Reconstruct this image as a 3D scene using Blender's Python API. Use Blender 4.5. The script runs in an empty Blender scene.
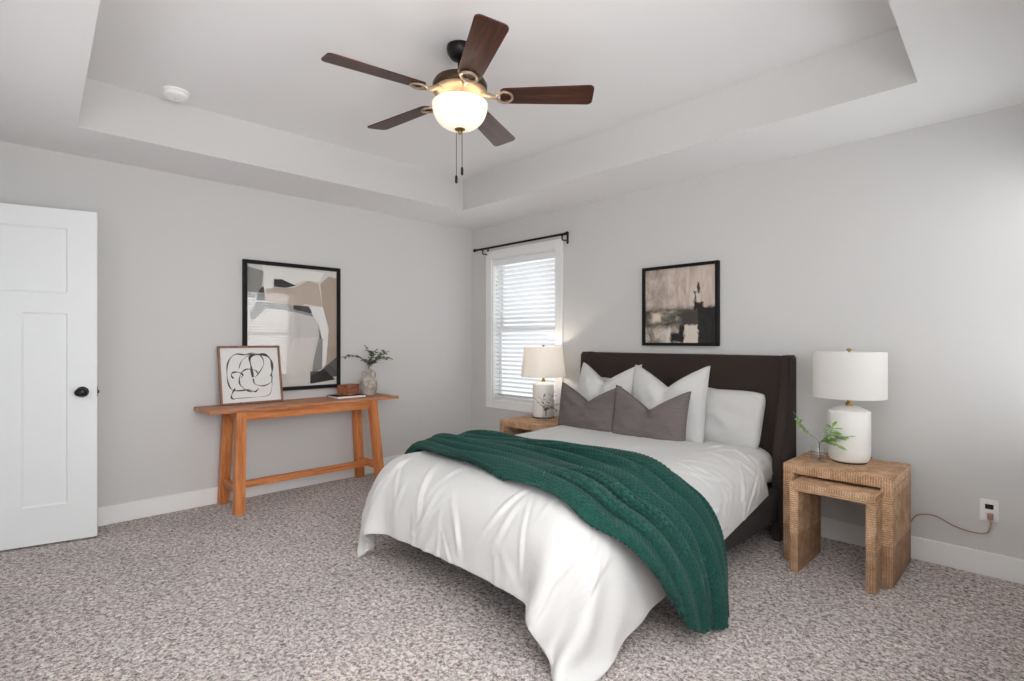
import bpy, bmesh, math, random
import numpy as np
from mathutils import Vector, Matrix, Euler
from mathutils.bvhtree import BVHTree

random.seed(7)
RNG = np.random.default_rng(11)
C = bpy.context.scene.collection
PI = math.pi
SC = bpy.context.scene

# ------------------------------------------------------------------ camera
cam_data = bpy.data.cameras.new('camera')
cam_data.sensor_width = 36.0
cam_data.lens = 531.0 / 1024.0 * 36.0
cam_data.clip_start = 0.02
cam = bpy.data.objects.new('camera', cam_data)
C.objects.link(cam)
cam.location = (4.454, -3.739, 1.235)
cam.rotation_euler = (PI / 2, 0, math.atan2(0.7152, 0.6989))
SC.camera = cam

# ------------------------------------------------------------------ world, colour, lights
SC.view_settings.view_transform = 'Standard'
SC.view_settings.look = 'None'
SC.view_settings.gamma = 1.0
SC.view_settings.use_curve_mapping = False
SC.view_settings.exposure = 0.13
world = bpy.data.worlds.new('sky')
SC.world = world
world.use_nodes = True
bg = world.node_tree.nodes['Background']
bg.inputs['Color'].default_value = (0.93, 0.96, 1.0, 1)
bg.inputs['Strength'].default_value = 1.0
SC.cycles.use_denoising = True
SC.cycles.max_bounces = 10
SC.cycles.diffuse_bounces = 6
SC.cycles.transparent_max_bounces = 16
SC.cycles.sample_clamp_indirect = 6.0
SC.cycles.caustics_reflective = False
SC.cycles.caustics_refractive = False


def area_light(name, loc, rot, sx, sy, power, color, spread=180):
    d = bpy.data.lights.new(name, 'AREA')
    d.shape = 'RECTANGLE'
    d.size, d.size_y = sx, sy
    d.energy = power
    d.color = color
    d.spread = math.radians(spread)
    o = bpy.data.objects.new(name, d)
    C.objects.link(o)
    o.location = loc
    o.rotation_euler = rot
    return o


def point_light(name, loc, power, color, size):
    d = bpy.data.lights.new(name, 'POINT')
    d.energy = power
    d.color = color
    d.shadow_soft_size = size
    o = bpy.data.objects.new(name, d)
    C.objects.link(o)
    o.location = loc
    return o


# daylight through the east window and the one by the bed, plus added fill
area_light('fill_front', (2.2, -4.28, 1.35), (math.radians(82), 0, 0), 1.9, 1.5, 8, (0.97, 0.98, 1.0))  # added fill from behind the camera, through an invented window
area_light('daylight_right', (4.84, -0.52, 1.35), (math.radians(82), 0, PI / 2), 0.85, 1.45, 22, (0.97, 0.98, 1.0))
area_light('fill_right_wide', (4.84, -2.95, 1.35), (math.radians(80), 0, PI / 2), 1.5, 1.45, 54, (0.97, 0.98, 1.0))  # added main fill, through an invented window out of view
# added light out of view, bounced off the ceiling to even out the room
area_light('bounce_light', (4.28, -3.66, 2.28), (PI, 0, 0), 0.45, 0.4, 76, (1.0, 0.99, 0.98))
area_light('daylight_back', (0.78, 0.30, 1.35), (-PI / 2, 0, 0), 0.85, 1.45, 5.5, (0.97, 0.98, 1.0))
# the lit ceiling fan bowl and the lit bedside lamp
FAN = (2.334, -2.038)
point_light('fan_bulb', (FAN[0], FAN[1], 2.44), 3.2, (1.0, 0.90, 0.78), 0.04)
LAMP_L = (1.25, -0.215)
point_light('left_lamp_bulb', (LAMP_L[0], LAMP_L[1], 1.045), 3.6, (1.0, 0.88, 0.76), 0.03)


# ------------------------------------------------------------------ materials
class NT:
    def __init__(s, name):
        s.m = bpy.data.materials.new(name)
        s.m.use_nodes = True
        s.t = s.m.node_tree
        s.n = s.t.nodes
        s.b = s.n['Principled BSDF']
        s.out = s.n['Material Output']
        s.tc = None

    def new(s, typ, ins=None, **kw):
        nd = s.n.new(typ)
        for k, v in kw.items():
            setattr(nd, k, v)
        for k, v in (ins or {}).items():
            s.set(nd.inputs[k], v)
        return nd

    def set(s, sock, v):
        if isinstance(v, bpy.types.NodeSocket):
            s.t.links.new(v, sock)
        elif isinstance(v, (tuple, list)) and len(v) == 3 and sock.type == 'RGBA':
            sock.default_value = (*v, 1)
        else:
            sock.default_value = v

    def coord(s, which='Object', scale=(1, 1, 1), rot=(0, 0, 0)):
        if s.tc is None:
            s.tc = s.new('ShaderNodeTexCoord')
        mp = s.new('ShaderNodeMapping', {'Vector': s.tc.outputs[which], 'Scale': scale, 'Rotation': rot})
        return mp.outputs[0]

    def noise(s, vec, scale, detail=4, rough=0.5, dist=0.0):
        return s.new('ShaderNodeTexNoise', {'Vector': vec, 'Scale': scale, 'Detail': detail, 'Roughness': rough,
                                            'Distortion': dist}).outputs['Fac']

    def ramp(s, fac, stops, interp='LINEAR'):
        r = s.new('ShaderNodeValToRGB', {'Fac': fac})
        r.color_ramp.interpolation = interp
        els = r.color_ramp.elements
        while len(els) < len(stops):
            els.new(0.5)
        for e, (p, c) in zip(els, stops):
            e.position = p
            e.color = (*c, 1) if len(c) == 3 else c
        return r.outputs['Color']

    def mix(s, fac, a, b, blend='MIX'):
        m = s.new('ShaderNodeMix', data_type='RGBA', blend_type=blend)
        s.set(m.inputs['Factor'], fac)
        s.set(m.inputs[6], a)
        s.set(m.inputs[7], b)
        return m.outputs[2]

    def math(s, op, a, b=0.0):
        m = s.new('ShaderNodeMath', operation=op)
        s.set(m.inputs[0], a)
        s.set(m.inputs[1], b)
        return m.outputs[0]

    def bump(s, h, strength, dist=0.01):
        bp = s.new('ShaderNodeBump', {'Height': h, 'Strength': strength, 'Distance': dist})
        s.set(s.b.inputs['Normal'], bp.outputs[0])

    def base(s, c):
        s.set(s.b.inputs['Base Color'], c)

    def p(s, **kw):
        for k, v in kw.items():
            s.set(s.b.inputs[k.replace('_', ' ')], v)
        return s


def L(r, g, b):
    """8-bit display colour to linear"""
    f = lambda c: (c / 255 / 12.92) if c / 255 <= 0.04045 else ((c / 255 + 0.055) / 1.055) ** 2.4
    return (f(r), f(g), f(b))


def plain(name, col, rough=0.6, metal=0.0, spec=0.5, bump=None):
    n = NT(name)
    n.base(col)
    n.p(Roughness=rough, Metallic=metal)
    n.p(**{'Specular_IOR_Level': spec})
    if bump:
        n.bump(n.noise(n.coord(), bump[0], 3), bump[1], 0.002)
    return n.m


def paint(name, col, rough=0.85, bs=180, st=0.12):
    n = NT(name)
    v = n.coord()
    n.base(n.mix(n.noise(v, 1.3, 2), tuple(c * 0.985 for c in col), col))
    n.p(Roughness=rough, Specular_IOR_Level=0.25)
    n.bump(n.noise(v, bs, 2), st, 0.001)
    return n.m


M = {}
M['wall'] = paint('wall_paint', L(207, 206, 204))
M['ceiling'] = paint('ceiling_paint', L(236, 235, 235), 0.9, 120, 0.15)
M['trim'] = plain('white_trim_paint', L(236, 236, 235), 0.45, spec=0.35)
M['door'] = plain('white_door_paint', L(232, 234, 234), 0.42, spec=0.35)
M['black'] = plain('black_paint', L(11, 10, 10), 0.55, spec=0.25)
M['black_metal'] = plain('black_metal', L(26, 24, 23), 0.38, 0.6)
M['bronze'] = plain('dark_bronze', L(74, 54, 40), 0.34, 0.75)
M['bronze_light'] = plain('brushed_bronze', L(168, 146, 124), 0.36, 0.6)
M['brass'] = plain('aged_brass', L(150, 120, 70), 0.3, 0.9)
M['white_ceramic'] = plain('white_ceramic', L(236, 234, 230), 0.55, spec=0.35, bump=(60, 0.05))
M['plastic'] = plain('white_plastic', L(240, 240, 238), 0.4)
M['socket'] = plain('socket_face', L(225, 225, 222), 0.4)
M['vinyl'] = plain('white_window_vinyl', L(225, 226, 226), 0.4)
M['paper'] = plain('white_paper', L(238, 237, 234), 0.8)
M['ink'] = plain('black_ink', L(34, 34, 35), 0.7)
M['cord'] = plain('tan_cord', L(150, 116, 96), 0.6)
M['stem'] = plain('brown_stem', L(92, 76, 54), 0.7)
M['slat'] = NT('blind_slat')
M['slat'].base(L(236, 237, 238))
M['slat'].p(Roughness=0.5, Specular_IOR_Level=0.3)
M['slat'] = M['slat'].m


def leaf_mat(name, c1, c2):
    n = NT(name)
    n.base(n.mix(n.noise(n.coord(), 40, 2), c1, c2))
    n.p(Roughness=0.5)
    return n.m


M['leaf_dark'] = leaf_mat('eucalyptus_leaf', L(58, 72, 50), L(98, 112, 84))
M['leaf_olive'] = leaf_mat('olive_leaf', L(48, 64, 40), L(84, 104, 66))
M['leaf_green'] = leaf_mat('fresh_green_leaf', L(120, 168, 78), L(168, 206, 122))


def carpet():
    n = NT('flecked_carpet')
    v = n.coord()
    a = n.noise(v, 54, 5, 0.7, 0.8)
    b = n.noise(v, 84, 3, 0.6, 1.2)
    c = n.noise(v, 2.4, 3, 0.5)
    mixed = n.math('ADD', n.math('MULTIPLY', a, 0.6), n.math('MULTIPLY', b, 0.4))
    col = n.ramp(mixed, [(0.38, L(82, 68, 62)), (0.45, L(152, 136, 130)), (0.52, L(216, 206, 201)), (0.60, L(250, 245, 242))])
    big = n.ramp(c, [(0.35, (0.92, 0.92, 0.92)), (0.65, (1.05, 1.03, 1.02))])
    n.base(n.mix(1.0, col, big, 'MULTIPLY'))
    n.p(Roughness=0.95, Specular_IOR_Level=0.1)
    n.p(Sheen_Weight=0.2)
    n.bump(n.math('ADD', n.noise(v, 75, 4, 0.7, 0.8), n.math('MULTIPLY', n.noise(v, 9, 2), 0.5)), 0.9, 0.02)
    return n.m


M['carpet'] = carpet()


def wood(name, c1, c2, c3, axis='Y', scale=1.0, rough=0.45, which='Object'):
    n = NT(name)
    st = {'X': (0.6, 9, 9), 'Y': (9, 0.6, 9), 'Z': (9, 9, 0.6)}[axis]
    v = n.coord(which, tuple(s * scale for s in st))
    g = n.noise(v, 4.0, 6, 0.6, 0.6)
    fine = n.noise(v, 22, 3, 0.6)
    f = n.math('ADD', n.math('MULTIPLY', g, 0.75), n.math('MULTIPLY', fine, 0.25))
    n.base(n.ramp(f, [(0.34, c1), (0.5, c2), (0.66, c3)]))
    n.p(Roughness=rough, Specular_IOR_Level=0.35)
    n.bump(fine, 0.08, 0.001)
    return n.m


OR = (L(160, 92, 48), L(196, 122, 70), L(216, 146, 92))
M['wood_y'] = wood('orange_wood_lengthwise', *OR, 'Y')
M['wood_z'] = wood('orange_wood_upright', *OR, 'Z')
M['wood_x'] = wood('orange_wood_crosswise', *OR, 'X')
M['wood_top'] = wood('table_top_wood', L(146, 92, 62), L(180, 122, 86), L(200, 144, 108), 'Y')
M['frame_wood'] = wood('frame_wood', L(98, 66, 50), L(134, 96, 76), L(156, 118, 96), 'Z', 1.5)
M['box_wood'] = wood('box_wood', L(92, 48, 28), L(138, 82, 54), L(168, 110, 78), 'Y', 1.5)
M['blade'] = wood('walnut_blade', L(34, 17, 12), L(64, 32, 21), L(96, 52, 34), 'X', 1.2, 0.4)


def fabric(name, col, col2, scale=400, rough=0.9, bump=0.3, sheen=0.2, big=0.0):
    n = NT(name)
    v = n.coord()
    n.base(n.mix(n.noise(v, scale, 2), col, col2))
    n.p(Roughness=rough, Specular_IOR_Level=0.15, Sheen_Weight=sheen)
    h = n.noise(v, scale, 2)
    if big:
        h = n.math('ADD', n.math('MULTIPLY', h, 0.15), n.math('MULTIPLY', n.noise(n.coord('Object', (1, 0.8, 1)), 9, 4, 0.55, 1.5), big))
    n.bump(h, bump, 0.01 if big else 0.002)
    return n.m


M['linen'] = fabric('white_cotton', L(205, 204, 202), L(200, 199, 197), 300, 0.9, 0.32, 0.15, 0.9)
M['sheet'] = fabric('white_sheet', L(211, 210, 208), L(206, 205, 203), 300, 0.9, 0.5, 0.15, 1.2)
M['headboard'] = fabric('dark_brown_upholstery', L(40, 33, 31), L(60, 51, 47), 260, 0.95, 0.35, 0.04)
M['rail'] = fabric('dark_rail_upholstery', L(36, 31, 30), L(52, 46, 44), 260, 0.95, 0.35, 0.03)
M['shade'] = NT('lampshade_linen')
_s = M['shade']
_s.base(L(246, 246, 245))
_s.p(Roughness=0.9, Specular_IOR_Level=0.1)
_tr = _s.new('ShaderNodeBsdfTranslucent', {'Color': L(240, 235, 228)})
_mx = _s.new('ShaderNodeMixShader', {0: 0.42, 1: _s.b.outputs[0], 2: _tr.outputs[0]})
_s.t.links.new(_mx.outputs[0], _s.out.inputs['Surface'])
M['shade'] = _s.m


def grey_pillow():
    n = NT('grey_ribbed_cotton')
    v = n.coord('UV')
    w = n.new('ShaderNodeTexWave', {'Vector': v, 'Scale': 24.0, 'Distortion': 2.2, 'Detail': 2, 'Detail Scale': 3.0},
              bands_direction='Y').outputs['Fac']
    ns = n.noise(n.coord('UV', (8, 60, 1)), 3, 3)
    n.base(n.mix(n.math('MULTIPLY', n.math('ADD', w, ns), 0.5), L(84, 77, 76), L(122, 114, 112)))
    n.p(Roughness=0.95, Specular_IOR_Level=0.1)
    n.bump(w, 0.35, 0.004)
    return n.m


M['grey_pillow'] = grey_pillow()


def knit():
    n = NT('green_knit')
    v = n.coord('UV')
    n.base(n.mix(n.noise(n.coord(), 90, 3), L(12, 43, 38), L(25, 71, 62)))
    n.p(Roughness=0.95, Specular_IOR_Level=0.1, Sheen_Weight=0.08)
    n.bump(n.noise(v, 500, 2), 0.25, 0.002)
    return n.m


M['knit'] = knit()


def rope():
    """rope wound around the frame: rings on the upper legs, strands running along lower down"""
    n = NT('wrapped_rope')
    tc = n.coord()
    sep = n.new('ShaderNodeSeparateXYZ', {0: tc})
    x, y, z = sep.outputs
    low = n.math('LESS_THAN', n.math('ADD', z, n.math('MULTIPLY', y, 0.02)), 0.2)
    high = n.math('GREATER_THAN', z, 0.452)
    wob = n.math('MULTIPLY', n.noise(tc, 30, 2), 3.0)
    sz = n.math('SINE', n.math('ADD', n.math('MULTIPLY', z, 560.0), wob))
    sx = n.math('SINE', n.math('ADD', n.math('MULTIPLY', n.math('ADD', x, y), 560.0), wob))
    sxx = n.math('SINE', n.math('ADD', n.math('MULTIPLY', x, 560.0), wob))
    m = n.new('ShaderNodeMix')
    n.set(m.inputs[0], low); n.set(m.inputs[2], sz); n.set(m.inputs[3], sx)
    m2 = n.new('ShaderNodeMix')
    n.set(m2.inputs[0], high); n.set(m2.inputs[2], m.outputs[0]); n.set(m2.inputs[3], sxx)
    h = n.math('ADD', n.math('MULTIPLY', m2.outputs[0], 0.5), 0.5)
    var = n.noise(n.coord('Object', (1, 1, 1)), 14, 4, 0.65)
    fl = n.noise(tc, 120, 2)
    f = n.math('ADD', n.math('MULTIPLY', var, 0.5), n.math('ADD', n.math('MULTIPLY', h, 0.15), n.math('MULTIPLY', fl, 0.3)))
    up = n.ramp(f, [(0.32, L(136, 102, 76)), (0.5, L(188, 152, 120)), (0.66, L(222, 194, 164))])
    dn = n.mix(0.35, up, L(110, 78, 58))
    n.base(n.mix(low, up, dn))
    n.p(Roughness=0.85, Specular_IOR_Level=0.15)
    n.bump(n.math('ADD', h, n.math('MULTIPLY', fl, 0.6)), 0.5, 0.004)
    return n.m


M['rope'] = rope()


def stone():
    n = NT('weathered_stoneware')
    v = n.coord()
    n.base(n.ramp(n.noise(v, 22, 6, 0.65), [(0.35, L(142, 128, 116)), (0.5, L(178, 168, 158)), (0.65, L(204, 198, 190))]))
    n.p(Roughness=0.9)
    n.bump(n.noise(v, 60, 4), 0.3, 0.004)
    return n.m


M['stone'] = stone()


def glass(name, tint=(1, 1, 1), mixf=None, rough=0.0):
    n = NT(name)
    tr = n.new('ShaderNodeBsdfTransparent', {'Color': tint})
    gl = n.new('ShaderNodeBsdfGlossy', {'Roughness': rough, 'Color': (1, 1, 1)})
    fr = n.new('ShaderNodeFresnel', {'IOR': 1.5})
    f = fr.outputs[0] if mixf is None else n.math('ADD', fr.outputs[0], mixf)
    front = n.math('SUBTRACT', 1.0, n.new('ShaderNodeNewGeometry').outputs['Backfacing'])
    f = n.math('MULTIPLY', f, front)
    mx = n.new('ShaderNodeMixShader', {0: f, 1: tr.outputs[0], 2: gl.outputs[0]})
    n.t.links.new(mx.outputs[0], n.out.inputs['Surface'])
    return n.m


M['glass'] = glass('clear_glass')
M['picture_glass'] = glass('picture_glass', (1, 1, 1), 0.02, 0.035)
M['jar_glass'] = glass('jar_glass', (0.98, 0.985, 0.985), 0.0)
M['water'] = glass('water', (0.96, 0.97, 0.965), 0.0)


def bowl_mat():
    n = NT('lit_frosted_glass')
    n.base(L(250, 240, 225))
    n.p(Roughness=0.35)
    n.p(Emission_Color=L(255, 238, 212), Emission_Strength=0.48)
    return n.m


M['bowl'] = bowl_mat()


# ------------------------------------------------------------------ mesh helpers
def B():
    return bmesh.new()


def add_box(bm, lo, hi, bev=0.0, seg=2, mat=0, mtx=None):
    r = bmesh.ops.create_cube(bm, size=1.0)
    vs = r['verts']
    lo, hi = Vector(lo), Vector(hi)
    for v in vs:
        v.co = Vector(((v.co[i] + 0.5) * (hi[i] - lo[i]) + lo[i] for i in range(3)))
    fs = set(f for v in vs for f in v.link_faces)
    if bev > 0:
        es = list(set(e for v in vs for e in v.link_edges))
        rr = bmesh.ops.bevel(bm, geom=es, offset=bev, segments=seg, profile=0.5, affect='EDGES')
        fs = set(rr['faces']) | set(f for f in fs if f.is_valid)
        for f in list(fs):
            for e in f.edges:
                for g in e.link_faces:
                    fs.add(g)
        vs = list(set(v for f in fs for v in f.verts))
    for f in fs:
        if f.is_valid:
            f.material_index = mat
    if mtx is not None:
        for v in vs:
            v.co = mtx @ v.co
    return vs


def add_hexa(bm, bottom, top, mat=0):
    """a tapered or leaning bar from a bottom quad to a top quad"""
    vb = [bm.verts.new(p) for p in bottom]
    vt = [bm.verts.new(p) for p in top]
    fs = [bm.faces.new(vb[::-1]), bm.faces.new(vt)]
    for i in range(4):
        fs.append(bm.faces.new((vb[i], vb[(i + 1) % 4], vt[(i + 1) % 4], vt[i])))
    for f in fs:
        f.material_index = mat
    return fs


def add_lathe(bm, prof, seg=40, c=(0, 0, 0), mat=0, closed=False):
    rings = []
    for (r, z) in prof:
        if r < 1e-6:
            rings.append([bm.verts.new((c[0], c[1], c[2] + z))])
        else:
            rings.append([bm.verts.new((c[0] + r * math.cos(2 * PI * k / seg), c[1] + r * math.sin(2 * PI * k / seg), c[2] + z))
                          for k in range(seg)])
    if closed:
        rings.append(rings[0])
    for a, b in zip(rings, rings[1:]):
        for k in range(seg):
            k2 = (k + 1) % seg
            if len(a) == 1 and len(b) == 1:
                continue
            if len(a) == 1:
                f = bm.faces.new((a[0], b[k2], b[k]))
            elif len(b) == 1:
                f = bm.faces.new((a[k], a[k2], b[0]))
            else:
                f = bm.faces.new((a[k], a[k2], b[k2], b[k]))
            f.material_index = mat


def add_tube(bm, pts, r, seg=10, mat=0, cap=True):
    pts = [Vector(p) for p in pts]
    n = len(pts)
    rs = r if isinstance(r, (list, tuple)) else [r] * n
    ref = Vector((0.13, 0.21, 0.97))
    rings = []
    for i, p in enumerate(pts):
        d = (pts[min(i + 1, n - 1)] - pts[max(i - 1, 0)]).normalized()
        if abs(d.dot(ref)) > 0.97:
            ref = Vector((0.9, 0.4, 0.1))
        u = d.cross(ref).normalized()
        w = d.cross(u)
        ref = u.cross(d) if False else ref
        rings.append([bm.verts.new(p + rs[i] * (u * math.cos(2 * PI * k / seg) + w * math.sin(2 * PI * k / seg))) for k in range(seg)])
    for a, b in zip(rings, rings[1:]):
        for k in range(seg):
            bm.faces.new((a[k], a[(k + 1) % seg], b[(k + 1) % seg], b[k])).material_index = mat
    if cap:
        bm.faces.new(rings[0][::-1]).material_index = mat
        bm.faces.new(rings[-1]).material_index = mat


def spline(pts, n=12):
    """Catmull-Rom through the points"""
    P = [Vector(p) for p in pts]
    P = [2 * P[0] - P[1]] + P + [2 * P[-1] - P[-2]]
    out = []
    for i in range(1, len(P) - 2):
        for k in range(n):
            t = k / n
            a, b, c, d = P[i - 1], P[i], P[i + 1], P[i + 2]
            out.append(0.5 * ((2 * b) + (c - a) * t + (2 * a - 5 * b + 4 * c - d) * t * t + (3 * b - a - 3 * c + d) * t ** 3))
    out.append(P[-2])
    return out


def add_leaf(bm, p, d, up, ln, w, mat=0, droop=0.2):
    d = Vector(d).normalized()
    s = d.cross(Vector(up))
    if s.length < 1e-4:
        s = d.cross(Vector((1, 0, 0)))
    s.normalize()
    nrm = s.cross(d)
    rows = []
    for t, ww in ((0, 0.08), (0.2, 0.65), (0.45, 1.0), (0.7, 0.8), (0.88, 0.42), (1, 0.04)):
        c = Vector(p) + d * ln * t - nrm * droop * ln * t * t
        rows.append([bm.verts.new(c + s * w * 0.5 * ww * k + nrm * (0.12 * w * abs(k))) for k in (-1, 0, 1)])
    for a, b in zip(rows, rows[1:]):
        for k in (0, 1):
            bm.faces.new((a[k], a[k + 1], b[k + 1], b[k])).material_index = mat


def obj(name, bm, mat=None, parent=None, smooth=False, loc=None, rot=None, angle=None):
    bmesh.ops.recalc_face_normals(bm, faces=bm.faces[:])
    me = bpy.data.meshes.new(name)
    bm.to_mesh(me)
    bm.free()
    for m in (mat if isinstance(mat, (list, tuple)) else [mat]):
        if m:
            me.materials.append(m)
    if smooth:
        me.polygons.foreach_set('use_smooth', [True] * len(me.polygons))
        if angle:
            me.set_sharp_from_angle(angle=math.radians(angle))
    o = bpy.data.objects.new(name, me)
    C.objects.link(o)
    if parent:
        o.parent = parent
    if loc:
        o.location = loc
    if rot:
        o.rotation_euler = rot
    return o


def tag(o, label, cat, group=None):
    o['label'] = label
    o['category'] = cat
    if group:
        o['group'] = group
    return o


def thing(name, label, cat, loc=(0, 0, 0), rot=(0, 0, 0), group=None):
    o = bpy.data.objects.new(name, None)
    o.empty_display_size = 0.1
    C.objects.link(o)
    o.location = loc
    o.rotation_euler = rot
    return tag(o, label, cat, group)


def struct(name, bm, m, parent=None, **kw):
    o = obj(name, bm, m, parent, **kw)
    if not parent:
        o['kind'] = 'structure'
    return o


def copy_tree(root, loc, rot, label, group=None):
    r = root.copy()
    C.objects.link(r)
    r.location = loc
    r.rotation_euler = rot
    r['label'] = label
    if group:
        r['group'] = group
    for ch in list(root.children):
        c = ch.copy()
        C.objects.link(c)
        c.parent = r
        for g in ch.children:
            d = g.copy()
            C.objects.link(d)
            d.parent = c
    return r


def poly(bm, pts, mat=0):
    f = bm.faces.new([bm.verts.new(p) for p in pts])
    f.material_index = mat
    return f


# ------------------------------------------------------------------ room shell
RX, RY, RZ, TZ = 4.61, -4.065, 2.44, 2.73
T = 0.14


def wall_panels(bm, axis, lo, hi, c0, c1, z1, holes):
    """a wall along an axis from lo to hi, thickness c0..c1, with rectangular holes (a0, a1, z0, z1)"""
    def bx(a0, a1, z0, z_1):
        if a1 - a0 < 1e-5 or z_1 - z0 < 1e-5:
            return
        if axis == 'x':
            add_box(bm, (a0, c0, z0), (a1, c1, z_1))
        else:
            add_box(bm, (c0, a0, z0), (c1, a1, z_1))
    cur = lo
    for (a0, a1, z0, zt) in sorted(holes):
        bx(cur, a0, 0, z1)
        bx(a0, a1, 0, z0)
        bx(a0, a1, zt, z1)
        cur = a1
    bx(cur, hi, 0, z1)


WIN = (0.335, 1.215, 0.62, 2.085)       # window beside the bed (x0, x1, z0, z1)
WE1 = (-0.96, -0.08, 0.62, 2.085)       # right wall
WE2 = (-3.75, -2.15, 0.62, 2.085)  # second opening in the right wall, unseen, added for the wide fill
WS = (1.2, 3.2, 0.62, 2.085)            # wall behind the camera: unseen window, added to let fill in
DOORWAY = (0.045, 0.88, 0.0, 2.06)

bm = B(); wall_panels(bm, 'x', -T, RX + T, 0, T, TZ + 0.1, [WIN]); struct('wall_back', bm, M['wall'])
bm = B(); wall_panels(bm, 'y', RY, 0, -T, 0, TZ + 0.1, []); struct('wall_left', bm, M['wall'])
bm = B(); wall_panels(bm, 'y', RY, 0, RX, RX + T, TZ + 0.1, [WE1, WE2]); struct('wall_right', bm, M['wall'])
bm = B(); wall_panels(bm, 'x', -T, RX + T, RY - T, RY, TZ + 0.1, [WS, DOORWAY]); struct('wall_front', bm, M['wall'])
bm = B(); add_box(bm, (-T, -5.4, 0), (1.3, -5.3, TZ)); struct('wall_hall', bm, M['wall'])
bm = B(); add_box(bm, (-T, -5.4, -0.1), (RX + T, T, 0.0)); struct('floor', bm, M['carpet'])

# tray ceiling: lower border with a raised field
hole = [(0.61, -0.618), (4.005, -0.655), (4.13, -3.56), (0.597, -3.40)]
outer = [(-T, T), (RX + T, T), (RX + T, RY - T), (-T, RY - T)]
bm = B()
for i in range(4):
    j = (i + 1) % 4
    for z in (RZ, TZ + 0.1):
        pass
    poly(bm, [(*outer[i], RZ), (*outer[j], RZ), (*hole[j], RZ), (*hole[i], RZ)])
    poly(bm, [(*hole[i], RZ), (*hole[j], RZ), (*hole[j], TZ), (*hole[i], TZ)], 1)
poly(bm, [(*p, TZ) for p in hole])
bmesh.ops.remove_doubles(bm, verts=bm.verts[:], dist=1e-5)
o = struct('ceiling', bm, [M['ceiling'], M['wall']])
o.data.flip_normals()

# baseboards
BH, BT = 0.125, 0.015


def baseboard(name, lo, hi):
    bm = B()
    add_box(bm, lo, hi, 0.004, 2)
    return struct(name, bm, M['trim'])


baseboard('baseboard_back', (0, -BT, 0), (RX, 0, BH))
baseboard('baseboard_left', (0, RY, 0), (BT, -BT, BH))
baseboard('baseboard_right', (RX - BT, RY, 0), (RX, -BT, BH))
baseboard('baseboard_front', (0.97, RY, 0), (RX - BT, RY + BT, BH))


def build_window(name, w, h, casing=0.085):
    """local frame: x along the wall, y outwards, z up from the sill; origin at lower left of the opening, on the inner face"""
    root = bpy.data.objects.new(name, None)
    C.objects.link(root)
    root['kind'] = 'structure'
    bm = B()
    c, d = casing, 0.018
    add_box(bm, (-c, -d, -c), (0, 0, h + c), 0.003)
    add_box(bm, (w, -d, -c), (w + c, 0, h + c), 0.003)
    add_box(bm, (0, -d, h), (w, 0, h + c), 0.003)
    add_box(bm, (0, -d, -c), (w, 0, 0), 0.003)
    obj('window_casing', bm, M['trim'], root)
    bm = B()
    for lo, hi in (((0, 0, 0), (0.012, T, h)), ((w - 0.012, 0, 0), (w, T, h)), ((0, 0, 0), (w, T, 0.012)), ((0, 0, h - 0.012), (w, T, h))):
        add_box(bm, lo, hi)
    obj('window_jamb', bm, M['trim'], root)
    f = 0.045
    for nm, z0, z1, y in (('upper_sash', h / 2 - 0.02, h - 0.012, 0.105), ('lower_sash', 0.012, h / 2 + 0.02, 0.08)):
        bm = B()
        add_box(bm, (0.012, y, z0), (0.012 + f, y + 0.025, z1))
        add_box(bm, (w - 0.012 - f, y, z0), (w - 0.012, y + 0.025, z1))
        add_box(bm, (0.012 + f, y, z0), (w - 0.012 - f, y + 0.025, z0 + f))
        add_box(bm, (0.012 + f, y, z1 - f), (w - 0.012 - f, y + 0.025, z1))
        s = obj(nm, bm, M['vinyl'], root)
        bm = B()
        add_box(bm, (0.012 + f, y + 0.011, z0 + f), (w - 0.012 - f, y + 0.014, z1 - f))
        obj('pane', bm, M['glass'], s)
    return root


def build_blind(label, w, h):
    root = thing('window_blind', label, 'blind')
    bm = B(); add_box(bm, (0.014, 0.008, h - 0.075), (w - 0.014, 0.062, h - 0.014), 0.003)
    obj('headrail', bm, M['slat'], root)
    bm = B()
    pitch, ang = 0.0435, math.radians(24)
    k = 0
    z = 0.055
    while z < h - 0.09:
        pr = []
        for t in (-1, -0.4, 0.4, 1):
            y = 0.024 * t * math.cos(ang)
            zz = -0.024 * t * math.sin(ang) + 0.003 * (1 - t * t)
            pr.append((0.036 + y, z + zz))
        top = [[bm.verts.new((x, y, zz + 0.0013)) for (y, zz) in pr] for x in (0.018, w - 0.018)]
        bot = [[bm.verts.new((x, y, zz - 0.0013)) for (y, zz) in pr] for x in (0.018, w - 0.018)]
        for i in range(3):
            bm.faces.new((top[0][i], top[0][i + 1], top[1][i + 1], top[1][i]))
            bm.faces.new((bot[0][i], bot[1][i], bot[1][i + 1], bot[0][i + 1]))
        for e in (0, 1):
            bm.faces.new((*top[e], *bot[e][::-1]))
        for e in (0, 3):
            bm.faces.new((top[0][e], top[1][e], bot[1][e], bot[0][e]))
        z += pitch
    obj('slats', bm, M['slat'], root)
    bm = B(); add_box(bm, (0.016, 0.014, 0.016), (w - 0.016, 0.058, 0.036), 0.003)
    obj('bottom_rail', bm, M['slat'], root)
    for x in (0.12, w - 0.12):
        bm = B()
        add_tube(bm, [(x, 0.008, 0.03), (x, 0.008, h - 0.05)], 0.0014, 6)
        add_tube(bm, [(x, 0.063, 0.03), (x, 0.063, h - 0.05)], 0.0014, 6)
        obj('ladder_cord', bm, M['slat'], root)
    bm = B(); add_tube(bm, [(0.085, 0.0, h - 0.07), (0.085, -0.004, h - 0.8)], 0.004, 8)
    obj('tilt_wand', bm, M['plastic'], root, smooth=True)
    return root


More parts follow.
